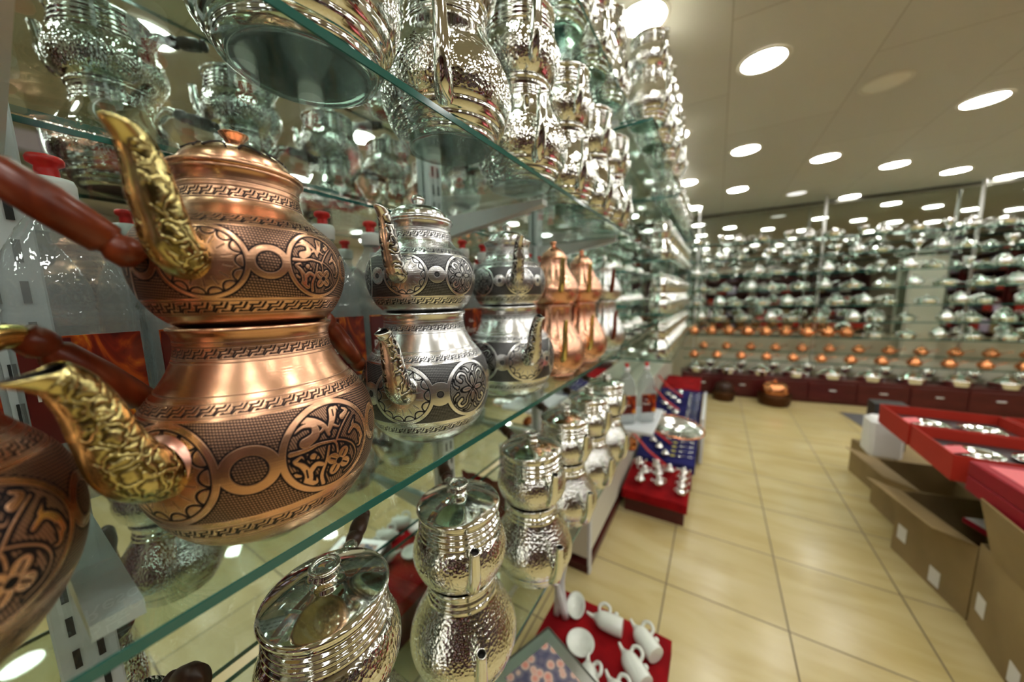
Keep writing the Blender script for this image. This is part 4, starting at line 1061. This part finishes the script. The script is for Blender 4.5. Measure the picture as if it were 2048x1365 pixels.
carton('cardboard_carton', (1.06, 2.22, 0), (.34, .42, .33), math.radians(12), 'open cardboard carton under the orange-red boxes', marks=((.36, -.12), (-.12, -.32)))
carton('cardboard_carton', (1.10, 1.76, 0), (.36, .38, .36), math.radians(-4), 'closer cardboard carton with raised brown flap', marks=((.33, -.12), (-.25, -.34)), flaps=False)
carton('cardboard_carton', (1.12, 1.35, 0), (.36, .38, .36), math.radians(-4), 'cardboard carton nearest the camera on the right', marks=((.4, -.3),), flaps=False)
carton('cardboard_carton', (1.12, 3.16, 0), (.34, .42, .25), math.radians(10), 'low cardboard carton farthest along the aisle', flaps=False, marks=(), open_=False)
carton('cardboard_carton', (1.11, 2.70, 0), (.36, .40, .30), math.radians(8), 'cardboard carton between the farthest and the open one', flaps=True, marks=())
fp = MB().box((0, 0, .115), (.006, .40, .23)).mesh('board', 'card'); o = new('cardboard_sheet', fp, None, (.915, 1.66, .362), rot=(0, -.22, -.02)); tag(o, 'raised cardboard sheet standing on the closer carton', 'cardboard')
o = slab('paper_pad', (1.09, 2.13, .345), (.19, .15, .02), 'paper', None, 'white pad with red edge on the open carton', 'paper pad', rz=.3)
new('edge', MB().box((-.0975, 0, 0), (.004, .15, .022)).mesh('edge', 'crimson_box'), o)
# table under the boxes
tb = bpy.data.objects.new('sales_table', None); COL.objects.link(tb); tb.location = (1.78, 2.08, 0)
new('table_top', MB().box((0, 0, .555), (1.76, 1.40, .03), bev=.004).mesh('table_top', 'wood_mahog'), tb)
lg = MB().box((0, 0, .27), (.06, .06, .54), bev=.004).mesh('leg', 'wood_dark')
for sx in (-.30, .82):
    for sy in (-.62, .62): new('leg', lg, tb, (sx, sy, 0))
tag(tb, 'dark wooden table under the red gift boxes', 'table')
def gift_box(x, y, w, l, h, m, lab, rz=0, items=True, z=.571):
    o = bpy.data.objects.new('gift_box', None); COL.objects.link(o); o.location = (x, y, z); o.rotation_euler = (0, 0, rz); t = .005
    b = MB(); b.box((-w/2+t/2, 0, h/2), (t, l, h)).box((w/2-t/2, 0, h/2), (t, l, h)).box((0, -l/2+t/2, h/2), (w-2*t, t, h)).box((0, l/2-t/2, h/2), (w-2*t, t, h)).box((0, 0, t/2), (w-2*t, l-2*t, t))
    new('tray', b.mesh('tray', m), o)
    p = MB().box((0, 0, 0), (w-.03, l-.03, .004)).mesh('lining', 'black'); new('lining', p, o, (0, 0, h*.55))
    tab = MB().box((0, 0, 0), (.05, .06, .003)).mesh('tab', 'pink_lining'); tt = new('tab', tab, o, (-w/2+.03, -l*.32, h+.004), rot=(.1, -.25, 0)); tt['label'] = 'pale pink folded tab'
    tag(o, lab, 'gift box', 'red gift boxes on the table')
    return o
k = 0
for r_, y in enumerate((2.20, 2.58)):
    for c_, x in enumerate((1.04, 1.50, 1.96, 2.42)):
        m = 'red_box'
        row_w = ('near', 'far')[r_]
        col_w = ('aisle end', 'second from aisle', 'third from aisle', 'fourth from aisle')[c_]
        gift_box(x+.04, y, .44, .36, .11, m, 'open orange-red gift box of the %s row, %s' % (row_w, col_w), rz=random.uniform(-.03, .03))
        for q in range(2):
            pt = place('silver_dish', [spec('dish', dish)], (x+.04-.09+.18*q, y, .571+.11*.55+.003), 0, 'silver dish on the %s of the %s row gift box, %s' % (('left', 'right')[q], row_w, col_w), 'dish', 'dishes in the gift boxes')
            pt.scale = (.65, .65, .65)
for i, (y, z) in enumerate(((1.70, .571), (1.70, .632))):
    w = slab('gift_box', (1.16, y-.02, z+.0305), (.56, .58, .060), 'crimson_box', None, ('closed crimson gift box, lower of the near pair', 'closed crimson gift box, upper of the near pair')[i], 'gift box', rz=.04, bev=.004)
    new('lid_panel', MB().box((0, 0, .0305), (.50, .50, .001)).mesh('lid_panel', 'pink_lining' if i else 'crimson_box'), w)
slab('storage_box', (1.06, 3.27, .411), (.17, .13, .32), 'black', None, 'black box behind the pale tub on the farthest carton', 'box', bev=.004)
slab('storage_tub', (.99, 3.08, .381), (.16, .17, .26), 'paper', None, 'pale cream tub standing on the farthest carton', 'tub', bev=.02)
slab('floor_mat', (1.47, 4.55, .004), (.36, .80, .008), 'grey', None, 'dark grey mat on the floor behind the cartons', 'mat', rz=.14)

# pale column and low cream panel behind the far shelves
slab('pillar', (2.05, 5.80, .86), (.26, .10, 1.72), 'cream')
slab('low_screen', FU(1.72, .335, -.93), (3.2, .02, .17), 'cream', None, 'low cream panel behind the silver pans on the drawers', 'panel', rz=ANG)
# unseen dark stock cabinets and boxes added along the right and rear walls for the mirrors and the polished metal to reflect
def stock(x, y, rz, lab, w=1.3):
    o = bpy.data.objects.new('added_stock_cabinet', None); COL.objects.link(o); o.location = (x, y, 0); o.rotation_euler = (0, 0, rz)
    b = MB(); b.box((-w/2+.015, 0, 1.0), (.03, .40, 2.0)).box((w/2-.015, 0, 1.0), (.03, .40, 2.0)).box((0, .19, 1.0), (w-.06, .02, 2.0))
    new('carcass', b.mesh('carcass', 'wood_mahog'), o)
    sh_ = MB().box((0, -.01, 0), (w-.06, .38, .025)).mesh('shelf_board', 'wood_dark')
    for z in (.06, .48, .88, 1.28, 1.66, 1.99): new('shelf_board', sh_, o, (0, 0, z))
    return tag(o, lab, 'cabinet')
gb = [MB().box((0, 0, .11), (.24, .22, .22), bev=.004).mesh('added_goods_box', m) for m in ('red_box', 'card', 'cream', 'lilac', 'grey')]  # boxes added out of view to fill the reflections
q = 0
for i, y in enumerate((-1.3, .1, 1.5, 2.9)):
    stock(4.6, y, -PI/2, 'unseen dark stock cabinet added on the right wall for reflections, %s from the rear' % NTH[i])
    for z in (.0725, .4925, .8925, 1.2925, 1.6725):
        for k in range(4):
            q += 1
            if (q*7) % 5 == 0: continue
            o = new('added_goods_box', gb[(q*3+i) % 5], None, (4.56, y-.44+.29*k, z+.0005), -PI/2); o.scale = (1, 1, .8+.1*((q*5) % 4))
            tag(o, 'unseen stock box added for reflections in the dark cabinets along the right wall', 'box', 'stock boxes added for reflections along the right wall')
for i, x in enumerate((.3, 1.8, 3.2)):
    stock(x, -2.3, PI, 'unseen dark stock cabinet added on the rear wall for reflections, %s from the mirror side' % NTH[i])
    for z in (.4925, .8925, 1.2925):
        for k in range(4):
            q += 1
            if (q*3) % 4 == 0: continue
            o = new('added_goods_box', gb[(q*3+i) % 5], None, (x-.44+.29*k, -2.26, z+.0005), PI); o.scale = (1, 1, .8+.1*((q*5) % 4))
            tag(o, 'unseen stock box added for reflections in the dark cabinets along the rear wall', 'box', 'stock boxes added for reflections along the rear wall')
